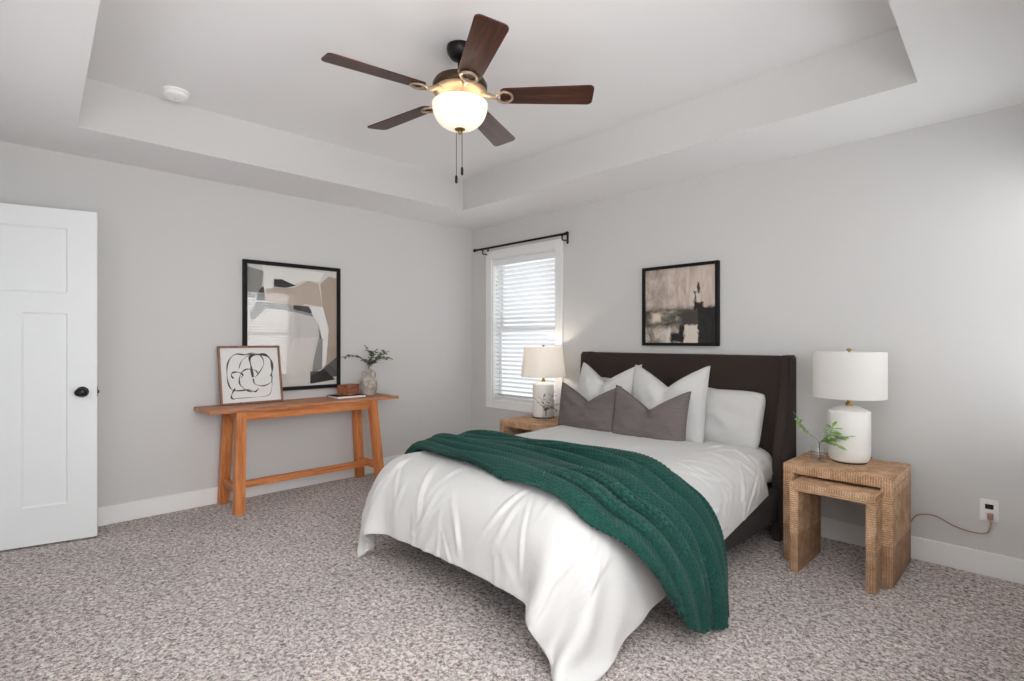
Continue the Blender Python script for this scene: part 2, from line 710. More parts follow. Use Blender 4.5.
w1 = build_window('window_1', WIN[1] - WIN[0], WIN[3] - WIN[2])
w1.location = (WIN[0], 0, WIN[2])
b1 = build_blind('white slatted blind half open in the window beside the left nightstand', WIN[1] - WIN[0], WIN[3] - WIN[2])
b1.location = w1.location
w2 = build_window('window_2', WE1[1] - WE1[0], WE1[3] - WE1[2])
w2.location = (RX, WE1[1], WE1[2]); w2.rotation_euler = (0, 0, -PI / 2)
b2 = copy_tree(b1, w2.location, w2.rotation_euler, 'white slatted blind seen only as a reflection in the large picture glass')
w3 = build_window('fill_window_right', WE2[1] - WE2[0], WE2[3] - WE2[2])  # invented window for the wide fill light
w3.location = (RX, WE2[1], WE2[2]); w3.rotation_euler = (0, 0, -PI / 2)
w4 = build_window('fill_window_front', WS[1] - WS[0], WS[3] - WS[2])  # invented window for the front fill light
w4.location = (WS[1], RY, WS[2]); w4.rotation_euler = (0, 0, PI)

# curtain rod
rod = thing('curtain_rod', 'thin black curtain rod mounted above the window with blinds', 'curtain rod', (0.77, 0, 2.19))
bm = B(); add_tube(bm, [(-0.60, -0.08, 0), (0.615, -0.08, 0)], 0.0105, 12)
obj('rod', bm, M['black_metal'], rod, smooth=True, angle=40)
for sx, x in ((-1, -0.60), (1, 0.615)):
    bm = B()
    pr = [(0.0, -0.005), (0.0125, -0.005), (0.0125, 0.008), (0.009, 0.012), (0.017, 0.018), (0.019, 0.026), (0.015, 0.036), (0.0, 0.04)]
    add_lathe(bm, pr, 20)
    obj('finial', bm, M['black_metal'], rod, smooth=True, loc=(x, -0.08, 0), rot=(0, sx * PI / 2, 0), angle=50)
for x in (-0.50, 0.585):
    bm = B()
    add_box(bm, (x - 0.011, -0.007, -0.075), (x + 0.011, 0, 0.012), 0.003)
    add_tube(bm, [(x, -0.004, -0.05), (x, -0.076, -0.05), (x, -0.08, -0.046), (x, -0.08, -0.01)], 0.0065, 8)
    add_box(bm, (x - 0.008, -0.094, -0.016), (x + 0.008, -0.066, -0.008), 0.002)
    obj('bracket', bm, M['black_metal'], rod)

# ------------------------------------------------------------------ door
DW, DH, DT = 0.813, 2.036, 0.035
door = bpy.data.objects.new('door_1', None)
C.objects.link(door)
door['kind'] = 'structure'
door.location = (0.246, -3.27, 0.0)
door.rotation_euler = (0, 0, math.atan2(-0.44, -0.099))     # local +x runs from the latch edge to the hinge edge
# local y<0 is the room face after rotation
st = 0.143


def door_frame(bm):
    z0 = 0.012
    pieces = [((0, z0), (st, DH)), ((DW - st, z0), (DW, DH)), ((st, z0), (DW - st, 0.24)), ((st, 1.403), (DW - st, 1.525)),
              ((st, 1.919), (DW - st, DH)), ((0.355, 0.24), (0.458, 1.403))]
    for (a, b), (c, d) in pieces:
        add_box(bm, (a, -DT / 2, b), (c, DT / 2, d))
    for (a, b), (c, d) in (((st, 0.24), (0.355, 1.403)), ((0.458, 0.24), (DW - st, 1.403)), ((st, 1.525), (DW - st, 1.919))):
        add_box(bm, (a, -0.008, b), (c, 0.008, d))
        for s in (-1, 1):       # sloped sticking around the sunk panel
            y0, y1, e = s * DT / 2, s * 0.008, 0.009
            q = [(a, b), (c, b), (c, d), (a, d)]
            r = [(a + e, b + e), (c - e, b + e), (c - e, d - e), (a + e, d - e)]
            for i in range(4):
                j = (i + 1) % 4
                poly(bm, [(q[i][0], y0, q[i][1]), (q[j][0], y0, q[j][1]), (r[j][0], y1, r[j][1]), (r[i][0], y1, r[i][1])])


bm = B(); door_frame(bm)
obj('door_leaf', bm, M['door'], door)
for s in (-1, 1):
    bm = B()
    add_lathe(bm, [(0, 0), (0.033, 0), (0.033, 0.004), (0.028, 0.008), (0.012, 0.010), (0.010, 0.03), (0.016, 0.034), (0.026, 0.040), (0.030, 0.050),
                   (0.027, 0.060), (0.016, 0.067), (0, 0.069)], 32)
    for v in bm.verts:
        if v.co.z > 0.032:
            v.co.x *= 1.12; v.co.y *= 0.86
    k = obj('door_knob', bm, M['black_metal'], door, smooth=True, loc=(0.072, s * DT / 2, 0.917), rot=(-s * PI / 2, 0, 0), angle=50)
bm = B(); add_box(bm, (-0.0015, -0.0125, 0.885), (0.001, 0.0125, 0.945)); add_box(bm, (-0.009, -0.007, 0.905), (0.0, 0.007, 0.925), 0.002)
obj('latch_plate', bm, M['bronze'], door)
for z in (0.2, 1.0, 1.82):
    bm = B(); add_tube(bm, [(DW + 0.004, 0.022, z - 0.045), (DW + 0.004, 0.022, z + 0.045)], 0.007, 10)
    obj('hinge', bm, M['black_metal'], door, smooth=True, angle=40)
# door casing on the front wall
bm = B()
for lo, hi in (((DOORWAY[1], RY, 0), (DOORWAY[1] + 0.085, RY + 0.018, 2.06)), ((0.0, RY, 2.06), (DOORWAY[1] + 0.085, RY + 0.018, 2.145))):
    add_box(bm, lo, hi, 0.003)
struct('trim_1', bm, M['trim'])

# ------------------------------------------------------------------ ceiling fan
fan = thing('ceiling_fan', 'five blade walnut ceiling fan with lit frosted bowl light', 'ceiling fan', (FAN[0], FAN[1], TZ))
bm = B(); add_lathe(bm, [(0, 0), (0.066, 0), (0.068, -0.012), (0.064, -0.035), (0.048, -0.058), (0.026, -0.07), (0.0, -0.07)], 36)
obj('canopy', bm, M['black_metal'], fan, smooth=True, angle=50)
bm = B(); add_tube(bm, [(0, 0, -0.06), (0, 0, -0.17)], 0.0125, 16); add_lathe(bm, [(0.013, -0.125), (0.028, -0.13), (0.034, -0.15), (0.034, -0.165)], 24)
obj('downrod', bm, M['black_metal'], fan, smooth=True, angle=40)
bm = B()
add_lathe(bm, [(0, -0.155), (0.05, -0.156), (0.098, -0.163), (0.128, -0.176), (0.139, -0.196), (0.139, -0.216), (0.134, -0.224), (0.12, -0.232), (0.0, -0.236)], 48)
mo = obj('motor_housing', bm, M['bronze'], fan, smooth=True, angle=35)
bm = B()
add_lathe(bm, [(0.134, -0.2245), (0.137, -0.229), (0.128, -0.239), (0.1, -0.246), (0.06, -0.252), (0.055, -0.27), (0.0, -0.27)], 48)
obj('motor_base', bm, M['bronze_light'], fan, smooth=True, angle=35)
BZ = -0.252
for i in range(5):
    a = 0.771 - i * 2 * PI / 5
    # blade, local x outward
    bm = B()
    r0, r1, w0, w1_ = 0.205, 0.680, 0.057, 0.072
    out = []
    cr = 0.027
    for (cx_, cy_, a0) in ((r1 - cr - 0.004, w1_ - cr, 0), (r0 + cr, w0 - cr, 90), (r0 + cr, -(w0 - cr), 180), (r1 - cr - 0.004, -(w1_ - cr), 270)):
        for t in range(0, 91, 18):
            an = math.radians(a0 + t)
            out.append((cx_ + cr * math.cos(an), cy_ + cr * math.sin(an)))
    up = [bm.verts.new((x, y, 0.003)) for x, y in out]
    dn = [bm.verts.new((x, y, -0.003)) for x, y in out]
    bm.faces.new(up); bm.faces.new(dn[::-1])
    for k in range(len(out)):
        k2 = (k + 1) % len(out)
        bm.faces.new((dn[k], dn[k2], up[k2], up[k]))
    pitch = math.radians(-12)
    mt = Matrix.Rotation(a, 4, 'Z') @ Matrix.Translation((0, 0, BZ)) @ Matrix.Rotation(pitch, 4, 'X')
    bl = obj('blade', bm, M['blade'], fan)
    bl.matrix_local = mt
    # blade iron below the blade: a forked bracket with an open loop
    bm = B()
    arm = [(0.10, 0.0, 0.018), (0.135, 0.0, 0.010), (0.165, 0.0, -0.004), (0.19, 0.0, -0.009)]
    add_tube(bm, spline(arm, 4), [0.016] * 4 + [0.013] * 4 + [0.011] * 5, 10)
    loop = []
    for k in range(25):
        t = -PI * 0.5 + k * PI / 24
        loop.append((0.222 + 0.045 * math.cos(t), 0.042 * math.sin(t), -0.0085))
    side = [(0.183, 0.0, -0.009), (0.198, -0.026, -0.009)] + loop + [(0.198, 0.026, -0.009), (0.183, 0.0, -0.009)]
    add_tube(bm, side, 0.0065, 8)
    for (x, y) in ((0.235, 0.036), (0.235, -0.036), (0.266, 0.0)):
        add_lathe(bm, [(0, -0.013), (0.006, -0.012), (0.007, -0.003)], 10, (x, y, 0))
    obj('blade_iron', bm, M['bronze_light'], bl, smooth=True, angle=50)
bm = B(); add_lathe(bm, [(0.0, -0.27), (0.05, -0.27), (0.052, -0.29), (0.03, -0.294), (0.0, -0.294)], 32)
obj('light_fitter', bm, M['bronze_light'], fan, smooth=True, angle=40)
bm = B()
pr = []
for k in range(17):
    t = k / 16 * PI / 2
    pr.append((0.141 * math.cos(t) ** 0.75 if k < 16 else 0.0, -0.292 - 0.128 * math.sin(t)))
add_lathe(bm, [(0.135, -0.287)] + pr, 48)
bowl = obj('glass_bowl', bm, M['bowl'], fan, smooth=True)
bm = B(); add_lathe(bm, [(0.0, -0.414), (0.026, -0.416), (0.028, -0.421), (0.016, -0.428), (0.009, -0.434), (0.007, -0.444), (0.0, -0.447)], 24)
obj('bowl_finial', bm, M['brass'], bowl, smooth=True, angle=50)
for (x, y, z1) in ((-0.012, -0.014, -0.655), (0.012, 0.004, -0.615)):
    bm = B(); add_tube(bm, [(x, y, -0.435), (x, y, z1)], 0.0016, 6)
    ch = obj('pull_chain', bm, M['bronze'], fan)
    bm = B(); add_lathe(bm, [(0, z1 + 0.002), (0.005, z1), (0.007, z1 - 0.012), (0.007, z1 - 0.034), (0.004, z1 - 0.04), (0, z1 - 0.041)], 12, (x, y, 0))
    obj('pull_knob', bm, M['black_metal'], ch, smooth=True)

# smoke detector
sd = thing('smoke_detector', 'round white smoke detector on the raised ceiling', 'smoke detector', (0.765, -2.955, TZ))
bm = B(); add_lathe(bm, [(0, 0), (0.07, 0), (0.07, -0.012), (0.066, -0.014), (0, -0.014)], 36)
obj('base_plate', bm, M['plastic'], sd, smooth=True, angle=40)
bm = B(); add_lathe(bm, [(0.062, -0.013), (0.064, -0.022), (0.062, -0.034), (0.05, -0.042), (0.03, -0.045), (0.028, -0.042), (0.0, -0.042)], 36)
obj('cover', bm, M['plastic'], sd, smooth=True, angle=40)
bm = B(); add_lathe(bm, [(0, -0.048), (0.009, -0.047), (0.01, -0.041)], 16, (0.0, 0.0, 0))
obj('test_button', bm, M['socket'], sd, smooth=True)

# ------------------------------------------------------------------ console table
con = thing('console_table', 'long narrow orange wood console table against the left wall', 'console table', (0.2, -1.93, 0))
# local: x 0.2 -> wall at -0.2 ; y along the wall
bm = B(); add_box(bm, (-0.185, -0.752, 0.722), (0.2, 0.755, 0.747), 0.003)
obj('tabletop', bm, M['wood_top'], con)
LEGY = ((-0.572, -0.505), (0.478, 0.545))
for (y0, y1) in LEGY:
    o_ = 0.06 if y0 > 0 else -0.022
    for sx, xt, xb in ((1, 0.165, 0.2), (-1, -0.115, -0.16)):
        bm = B()
        w = 0.062
        add_hexa(bm, [(xb - w / 2, y0 + o_, 0), (xb + w / 2, y0 + o_, 0), (xb + w / 2, y1 + o_, 0), (xb - w / 2, y1 + o_, 0)],
                 [(xt - w / 2, y0, 0.722), (xt + w / 2, y0, 0.722), (xt + w / 2, y1, 0.722), (xt - w / 2, y1, 0.722)])
        bmesh.ops.bevel(bm, geom=bm.edges[:], offset=0.002, segments=1, affect='EDGES')
        obj('leg', bm, M['wood_z'], con)
    # cross bar between the two legs of an end, at the floor stretcher's height
    ym = (y0 + y1) / 2 + o_ * 0.75
    bm = B(); add_box(bm, (-0.145, ym - 0.017, 0.135), (0.185, ym + 0.017, 0.19), 0.002)
    obj('cross_bar', bm, M['wood_x'], con)
for x in (0.155, -0.115):
    bm = B(); add_box(bm, (x - 0.014, LEGY[0][1] - 0.003, 0.655), (x + 0.014, LEGY[1][0] + 0.003, 0.72), 0.002)
    obj('apron', bm, M['wood_y'], con)
for (y0, y1) in LEGY:
    ym = (y0 + y1) / 2
    bm = B(); add_box(bm, (-0.09, ym - 0.012, 0.66), (0.14, ym + 0.012, 0.72), 0.002)
    obj('end_apron', bm, M['wood_x'], con)
bm = B(); add_box(bm, (0.005, LEGY[0][1] - 0.06, 0.138), (0.045, LEGY[1][0] + 0.09, 0.187), 0.002)
obj('stretcher', bm, M['wood_y'], con)


# ------------------------------------------------------------------ pictures
def frame_box(bm, w, h, fw, d):
    """frame in local x (width), z (height), y from -d (front) to 0 (back)"""
    for lo, hi in (((0, -d, 0), (fw, 0, h)), ((w - fw, -d, 0), (w, 0, h)), ((fw, -d, 0), (w - fw, 0, fw)), ((fw, -d, h - fw), (w - fw, 0, h))):
        add_box(bm, lo, hi, 0.0015, 1)


ART = {k: plain('print_' + k, L(*c), 0.8) for k, c in dict(cream=(214, 209, 202), grey=(140, 138, 135), white=(232, 230, 226), black=(40, 39, 38),
                                                        beige=(184, 168, 152), tan=(172, 154, 138), dark=(82, 80, 78), pale=(202, 198, 192)).items()}


def collage(bm, shapes, order, y0):
    for k, (m, pts) in enumerate(shapes):
        y = y0 - 0.0004 * (k + 1)
        f = poly(bm, [(x, y, z) for x, z in pts], order.index(m))
        bmesh.ops.triangulate(bm, faces=[f])


# large black-framed abstract print on the left wall: local x along +Y (seen left to right), front faces +X
W_, H_ = 0.806, 1.05
pic = thing('framed_print', 'large black framed abstract print with torn grey and beige shapes', 'picture', (0.002, -2.344, 0.822), (0, 0, PI / 2))
# with rotation +90 about z, local x -> +Y, local -y -> +X
bm = B(); frame_box(bm, W_, H_, 0.03, 0.03); obj('frame', bm, M['black'], pic)
order = ['cream', 'grey', 'white', 'black', 'beige', 'tan', 'dark', 'pale']


def uv(px):      # fractions of the picture (from the upper left) to local metres
    return [(0.03 + u * (W_ - 0.06), H_ - 0.03 - v * (H_ - 0.06)) for u, v in px]


sh = [('grey', [(0.0, 0.02), (0.17, 0.05), (0.15, 0.2), (0.08, 0.27), (0, 0.27)]),
      ('white', [(0.15, 0.0), (0.85, 0.02), (0.8, 0.1), (0.62, 0.1), (0.5, 0.14), (0.28, 0.1), (0.26, 0.2), (0.17, 0.19), (0.18, 0.09)]),
      ('beige', [(0.2, 0.19), (0.5, 0.17), (0.66, 0.1), (0.78, 0.12), (0.83, 0.32), (0.62, 0.3), (0.55, 0.33), (0.17, 0.29)]),
      ('tan', [(0.8, 0.12), (0.9, 0.05), (1.0, 0.06), (1.0, 0.76), (0.86, 0.84), (0.9, 0.5), (0.83, 0.32)]),
      ('black', [(0.28, 0.11), (0.36, 0.105), (0.52, 0.15), (0.4, 0.175), (0.28, 0.17)]),
      ('black', [(0.1, 0.26), (0.13, 0.2), (0.17, 0.17), (0.19, 0.29), (0.1, 0.29)]),
      ('grey', [(0.03, 0.4), (0.1, 0.3), (0.45, 0.31), (0.72, 0.39), (0.7, 0.42), (0.4, 0.36), (0.2, 0.35), (0.05, 0.46)]),
      ('black', [(0.49, 0.315), (0.66, 0.32), (0.72, 0.385), (0.49, 0.35)]),
      ('pale', [(0.48, 0.37), (0.72, 0.41), (0.8, 0.58), (0.5, 0.6), (0.42, 0.7), (0.36, 0.6)]),
      ('white', [(0.68, 0.32), (0.83, 0.32), (0.9, 0.52), (0.87, 0.82), (0.82, 0.84), (0.82, 0.62), (0.78, 0.48), (0.7, 0.38)]),
      ('grey', [(0.78, 0.6), (0.83, 0.6), (0.82, 0.86), (0.7, 0.9), (0.72, 0.78)]),
      ('dark', [(0.68, 0.88), (0.8, 0.88), (0.86, 0.84), (1.0, 0.76), (1.0, 0.93), (0.68, 0.97)]),
      ('black', [(0.68, 0.92), (0.84, 0.86), (0.9, 0.94), (0.98, 0.96), (0.68, 0.985)])]
bm = B()
add_box(bm, (0.02, -0.010, 0.02), (W_ - 0.02, -0.006, H_ - 0.02))
collage(bm, [(m, uv(p)) for m, p in sh], order, -0.0102)
obj('artwork', bm, [ART[k] for k in order], pic)
bm = B(); add_box(bm, (0.028, -0.022, 0.028), (W_ - 0.028, -0.020, H_ - 0.028))
obj('glazing', bm, M['picture_glass'], pic)

# small line drawing leaning on the wall, standing on the table
W2, H2 = 0.455, 0.45
lean = math.radians(11.0)
sm = thing('framed_drawing', 'small wooden framed black loop drawing leaning at left end of console table', 'picture',
           (0.118, -2.533, 0.7475), (-lean, 0, PI / 2))
bm = B(); frame_box(bm, W2, H2, 0.014, 0.024); obj('frame', bm, M['frame_wood'], sm)


def stroke(bm, pts, w, y, mat):
    c = spline([(x, y, z) for x, z in pts], 10)
    n = len(c)
    rows = []
    for i, p in enumerate(c):
        d = (c[min(i + 1, n - 1)] - c[max(i - 1, 0)]).normalized()
        s = Vector((d.z, 0, -d.x)) * (w * 0.5 * (0.75 + 0.35 * math.sin(i * 0.37)))
        rows.append((bm.verts.new(p + s), bm.verts.new(p - s)))
    for a, b in zip(rows, rows[1:]):
        f = bm.faces.new((a[0], a[1], b[1], b[0])); f.material_index = mat


bm = B()
add_box(bm, (0.01, -0.009, 0.01), (W2 - 0.01, -0.006, H2 - 0.01), mat=0)
def q(px):      # fractions inside the frame measured on the photo crop
    return [(0.014 + u * (W2 - 0.028), H2 - 0.014 - v * (H2 - 0.028)) for u, v in px]
loops = [([(0.42, 0.13), (0.25, 0.12), (0.13, 0.26), (0.1, 0.5), (0.13, 0.7), (0.22, 0.78), (0.45, 0.78), (0.55, 0.82), (0.62, 0.76)], 0.007),
         ([(0.42, 0.13), (0.56, 0.1), (0.7, 0.16), (0.73, 0.32), (0.62, 0.5), (0.56, 0.55)], 0.0055),
         ([(0.3, 0.38), (0.36, 0.24), (0.5, 0.13), (0.62, 0.12)], 0.0045),
         ([(0.53, 0.55), (0.51, 0.35), (0.5, 0.18), (0.62, 0.13), (0.78, 0.14), (0.87, 0.25), (0.88, 0.42), (0.85, 0.55)], 0.013),
         ([(0.62, 0.48), (0.57, 0.42), (0.42, 0.4), (0.32, 0.5), (0.3, 0.66), (0.4, 0.78), (0.5, 0.82)], 0.0065),
         ([(0.2, 0.56), (0.17, 0.5), (0.2, 0.45), (0.3, 0.45), (0.36, 0.5), (0.33, 0.55)], 0.008),
         ([(0.53, 0.57), (0.56, 0.68), (0.7, 0.72), (0.84, 0.66), (0.87, 0.55)], 0.006),
         ([(0.22, 0.74), (0.17, 0.82), (0.15, 0.9), (0.2, 0.94)], 0.008),
         ([(0.2, 0.92), (0.5, 0.92), (0.78, 0.9), (0.85, 0.75), (0.86, 0.62)], 0.003)]
for k, (p, w) in enumerate(loops):
    stroke(bm, q(p), w * 1.45, -0.0093 - 0.00015 * k, 1)
obj('artwork', bm, [M['paper'], M['ink']], sm)
bm = B(); add_box(bm, (0.012, -0.018, 0.012), (W2 - 0.012, -0.0165, H2 - 0.012))
obj('glazing', bm, M['picture_glass'], sm)


W3, H3 = 0.622, 0.615


def canvas_mat():
    """beige ground, smoky horizon, a black block at lower right, pale patches; soft ragged brush edges"""
    n = NT('abstract_painting')
    v = n.coord()
    sep = n.new('ShaderNodeSeparateXYZ', {0: v})
    x, z = sep.outputs[0], sep.outputs[2]
    rag = n.noise(n.coord('Object', (16, 16, 7)), 3.0, 5, 0.65)
    rag2 = n.noise(n.coord('Object', (7, 7, 16)), 3.0, 5, 0.65)
    u = n.math('ADD', n.math('DIVIDE', x, W3), n.math('MULTIPLY', n.math('SUBTRACT', rag, 0.5), 0.10))
    w = n.math('ADD', n.math('SUBTRACT', 1.0, n.math('DIVIDE', z, H3)), n.math('MULTIPLY', n.math('SUBTRACT', rag2, 0.5), 0.10))

    def edge(val, a, soft, up=True):
        r = n.new('ShaderNodeMapRange', {0: val, 1: a - soft, 2: a + soft, 3: 0.0 if up else 1.0, 4: 1.0 if up else 0.0})
        r.interpolation_type = 'SMOOTHSTEP'
        return r.outputs[0]

    def patch(u0, u1, w0, w1, soft=0.012):
        m = n.math('MULTIPLY', edge(u, u0, soft), edge(u, u1, soft, False))
        return n.math('MULTIPLY', m, n.math('MULTIPLY', edge(w, w0, soft), edge(w, w1, soft, False)))
    streak = n.noise(n.coord('Object', (9, 9, 2.2)), 2.0, 5, 0.6, 0.8)
    blot = n.noise(v, 6.5, 6, 0.65, 1.0)
    col = n.ramp(streak, [(0.3, L(168, 150, 138)), (0.5, L(196, 180, 168)), (0.7, L(212, 199, 188))])
    dim = n.mix(n.math('MULTIPLY', edge(blot, 0.52, 0.1), n.math('MULTIPLY', edge(u, 0.4, 0.15, False), 0.5)), col, L(120, 108, 100))
    land = n.ramp(blot, [(0.36, L(70, 64, 58)), (0.46, L(150, 138, 126)), (0.55, L(196, 182, 170)), (0.7, L(224, 214, 204))])
    band = n.ramp(n.noise(n.coord('Object', (4, 4, 8)), 3.5, 5, 0.65), [(0.34, L(44, 42, 36)), (0.52, L(112, 106, 94)), (0.7, L(176, 164, 150))])
    col = n.mix(edge(w, 0.53, 0.05), dim, band)
    col = n.mix(edge(w, 0.76, 0.04), col, land)
    for (m, c) in ((patch(0.13, 0.25, 0.58, 0.7, 0.03), L(214, 198, 182)), (patch(0.52, 0.76, 0.56, 0.78, 0.05), L(66, 60, 54)), (patch(0.38, 0.56, 0.84, 0.95, 0.02), L(24, 22, 21)),
                   (patch(0.50, 0.57, 0.76, 0.96, 0.012), L(20, 18, 18)), (patch(0.57, 0.74, 0.75, 0.97, 0.012), L(214, 202, 190)),
                   (patch(0.695, 0.72, 0.34, 0.56, 0.01), L(46, 41, 39)), (patch(0.735, 0.765, 0.24, 0.36, 0.01), L(60, 54, 50)), (patch(0.69, 0.81, 0.475, 0.56, 0.012), L(26, 24, 23)),
                   (patch(0.745, 1.2, 0.535, 1.2, 0.008), n.ramp(rag, [(0.3, L(14, 13, 13)), (0.7, L(38, 36, 34))]))):
        col = n.mix(m, col, c)
    n.base(col)
    n.p(Roughness=0.75)
    return n.m


# framed painting above the headboard, facing -Y
pt = thing('framed_painting', 'black framed beige and black abstract painting above the headboard', 'picture', (2.148, -0.002, 1.195))
bm = B(); frame_box(bm, W3, H3, 0.023, 0.035); obj('frame', bm, M['black'], pt)
bm = B()
add_box(bm, (0.018, -0.018, 0.018), (W3 - 0.018, -0.012, H3 - 0.018))
obj('artwork', bm, canvas_mat(), pt)

# ------------------------------------------------------------------ vase, branch, book and box on the console table
TT = 0.747
vs = thing('stoneware_vase', 'mottled grey stoneware vase with two small handles on console table', 'vase', (0.19, -1.35, TT))
bm = B()
add_lathe(bm, [(0, 0), (0.045, 0), (0.058, 0.012), (0.072, 0.05), (0.076, 0.085), (0.07, 0.125), (0.05, 0.158), (0.03, 0.172), (0.024, 0.19), (0.023, 0.215), (0.028, 0.232), (0.03, 0.236),
               (0.025, 0.236), (0.019, 0.22), (0.019, 0.18), (0.0, 0.17)], 40)
obj('body', bm, M['stone'], vs, smooth=True)
for s in (-1, 1):
    bm = B(); add_tube(bm, spline([(0, s * 0.022, 0.212), (0, s * 0.052, 0.212), (0, s * 0.062, 0.195), (0, s * 0.058, 0.15)], 6), 0.0065, 10)
    obj('handle', bm, M['stone'], vs, smooth=True)


def sprig(name, label, loc, branches, leaf_mat_, leaf_len, leaf_w, spacing, rot=0, jitter=0.35, base=(0, 0, 0), stem_r=0.0018, start=0.38):
    root = thing(name, label, 'cut branch', loc, (0, 0, rot))
    bs, bl = B(), B()
    for pts in branches:
        c = spline([base] + pts, 10)
        add_tube(bs, c, [stem_r * (1 - 0.6 * i / len(c)) for i in range(len(c))], 6)
        tot = sum((c[i + 1] - c[i]).length for i in range(len(c) - 1))
        acc, nxt, side = 0.0, tot * start, 1
        for i in range(len(c) - 1):
            seg = c[i + 1] - c[i]
            acc += seg.length
            if acc >= nxt:
                nxt += spacing
                side = -side
                d = seg.normalized()
                for sd_ in (side, -side):
                    rv = Vector((random.uniform(-1, 1), random.uniform(-1, 1), random.uniform(-0.6, 0.8)))
                    out_ = (d.cross(Vector((0.2, 0.3, 1))).normalized() * sd_ + d * 0.6 + rv * jitter)
                    add_leaf(bl, c[i], out_, Vector((0, 0, 1)) + rv * 0.5, leaf_len * random.uniform(0.7, 1.1), leaf_w * random.uniform(0.8, 1.1))
        add_leaf(bl, c[-1], c[-1] - c[-3], (0, 0, 1), leaf_len, leaf_w)
    obj('stem', bs, M['stem'], root, smooth=True)
    obj('foliage', bl, leaf_mat_, root, smooth=True)
    return root


# local y runs along the wall
sprig('leafy_branch', 'dark green leafy branches standing in the stoneware vase', (0.19, -1.35, TT + 0.184),
      [[(0, 0, 0.07), (0.02, -0.06, 0.13), (0.03, -0.14, 0.165), (0.02, -0.235, 0.165)],
       [(0, 0.005, 0.07), (0.01, 0.02, 0.16), (0.0, -0.02, 0.235)],
       [(0, 0.005, 0.07), (0.03, 0.06, 0.13), (0.03, 0.13, 0.19), (0.02, 0.16, 0.2)],
       [(0, 0.0, 0.07), (0.06, 0.05, 0.13), (0.05, 0.12, 0.15), (0.04, 0.185, 0.14)],
       [(0, 0.0, 0.07), (0.05, -0.03, 0.12), (0.06, -0.08, 0.13)],
       [(0, 0.0, 0.07), (-0.03, 0.04, 0.14), (-0.03, 0.08, 0.2)]],
      M['leaf_dark'], 0.04, 0.028, 0.017, jitter=0.75)

bk = thing('hardcover_book', 'flat black covered book lying under the small wooden box', 'book', (0.2, -1.565, TT), (0, 0, 0.0))
bm = B()
add_box(bm, (-0.095, -0.13, 0.0), (0.095, 0.13, 0.003), 0.001, 1); add_box(bm, (-0.095, -0.13, 0.019), (0.095, 0.13, 0.022), 0.001, 1)
add_box(bm, (-0.095, -0.13, 0.0), (-0.091, 0.13, 0.022), 0.001, 1)
obj('cover', bm, M['black'], bk)
bm = B(); add_box(bm, (-0.091, -0.126, 0.003), (0.091, 0.126, 0.019))
obj('pages', bm, M['paper'], bk)
bxr = thing('wooden_box', 'small brown wooden box sitting on the black book', 'box', (0.19, -1.545, TT + 0.022), (0, 0, 0.5))
bm = B(); add_box(bm, (-0.055, -0.085, 0), (0.055, 0.085, 0.062), 0.004)
obj('body', bm, M['box_wood'], bxr)
bm = B(); add_box(bm, (-0.056, -0.086, 0.0635), (0.056, 0.086, 0.088), 0.005)
obj('lid', bm, M['box_wood'], bxr)


# ------------------------------------------------------------------ bed
BX = 2.45
bed = thing('bed', 'queen bed frame with dark brown upholstered wingback headboard', 'bed', (BX, 0, 0))
bm = B()
add_box(bm, (-0.825, -0.115, 0.06), (0.825, -0.025, 1.136), 0.018, 3)
obj('headboard', bm, M['headboard'], bed, smooth=True, angle=35)
for s in (-1, 1):
    bm = B()
    # wing outline in the y-z plane: shallow at the top, sweeping forward lower down
    oy = [(-0.022, 0.0), (-0.022, 1.14), (-0.13, 1.14), (-0.15, 1.12), (-0.158, 1.0), (-0.175, 0.88), (-0.215, 0.75), (-0.26, 0.63), (-0.285, 0.52), (-0.295, 0.4), (-0.295, 0.0)]
    x0, x1 = (0.775, 0.836) if s > 0 else (-0.836, -0.775)
    a_ = [bm.verts.new((x0, y, z)) for y, z in oy]
    b_ = [bm.verts.new((x1, y, z)) for y, z in oy]
    bm.faces.new(a_); bm.faces.new(b_[::-1])
    for k in range(len(oy)):
        k2 = (k + 1) % len(oy)
        bm.faces.new((a_[k2], a_[k], b_[k], b_[k2]))
    bmesh.ops.recalc_face_normals(bm, faces=bm.faces[:])
    bmesh.ops.bevel(bm, geom=[e for e in bm.edges if abs(e.verts[0].co.x - e.verts[1].co.x) < 1e-5], offset=0.012, segments=3, affect='EDGES')
    obj('wing', bm, M['headboard'], bed, smooth=True, angle=40)
for s in (-1, 1):
    bm = B(); add_box(bm, (s * 0.79 - 0.03, -2.06, 0.14), (s * 0.79 + 0.03, -0.2, 0.32), 0.012)
    obj('side_rail', bm, M['rail'], bed, smooth=True, angle=35)
bm = B(); add_box(bm, (-0.77, -2.06, 0.14), (0.77, -2.0, 0.30), 0.012)
obj('foot_rail', bm, M['rail'], bed, smooth=True, angle=35)
for sx in (-1, 1):
    bm = B(); add_hexa(bm, [(sx * 0.60 - 0.025, -1.94, 0), (sx * 0.60 + 0.025, -1.94, 0), (sx * 0.60 + 0.025, -1.89, 0), (sx * 0.60 - 0.025, -1.89, 0)],
                       [(sx * 0.60 - 0.035, -1.95, 0.145), (sx * 0.60 + 0.035, -1.95, 0.145), (sx * 0.60 + 0.035, -1.88, 0.145), (sx * 0.60 - 0.035, -1.88, 0.145)])
    obj('leg', bm, M['black'], bed)
bm = B(); add_box(bm, (-0.77, -2.13, 0.27), (0.77, -0.12, 0.30))
obj('slat_deck', bm, M['rail'], bed)


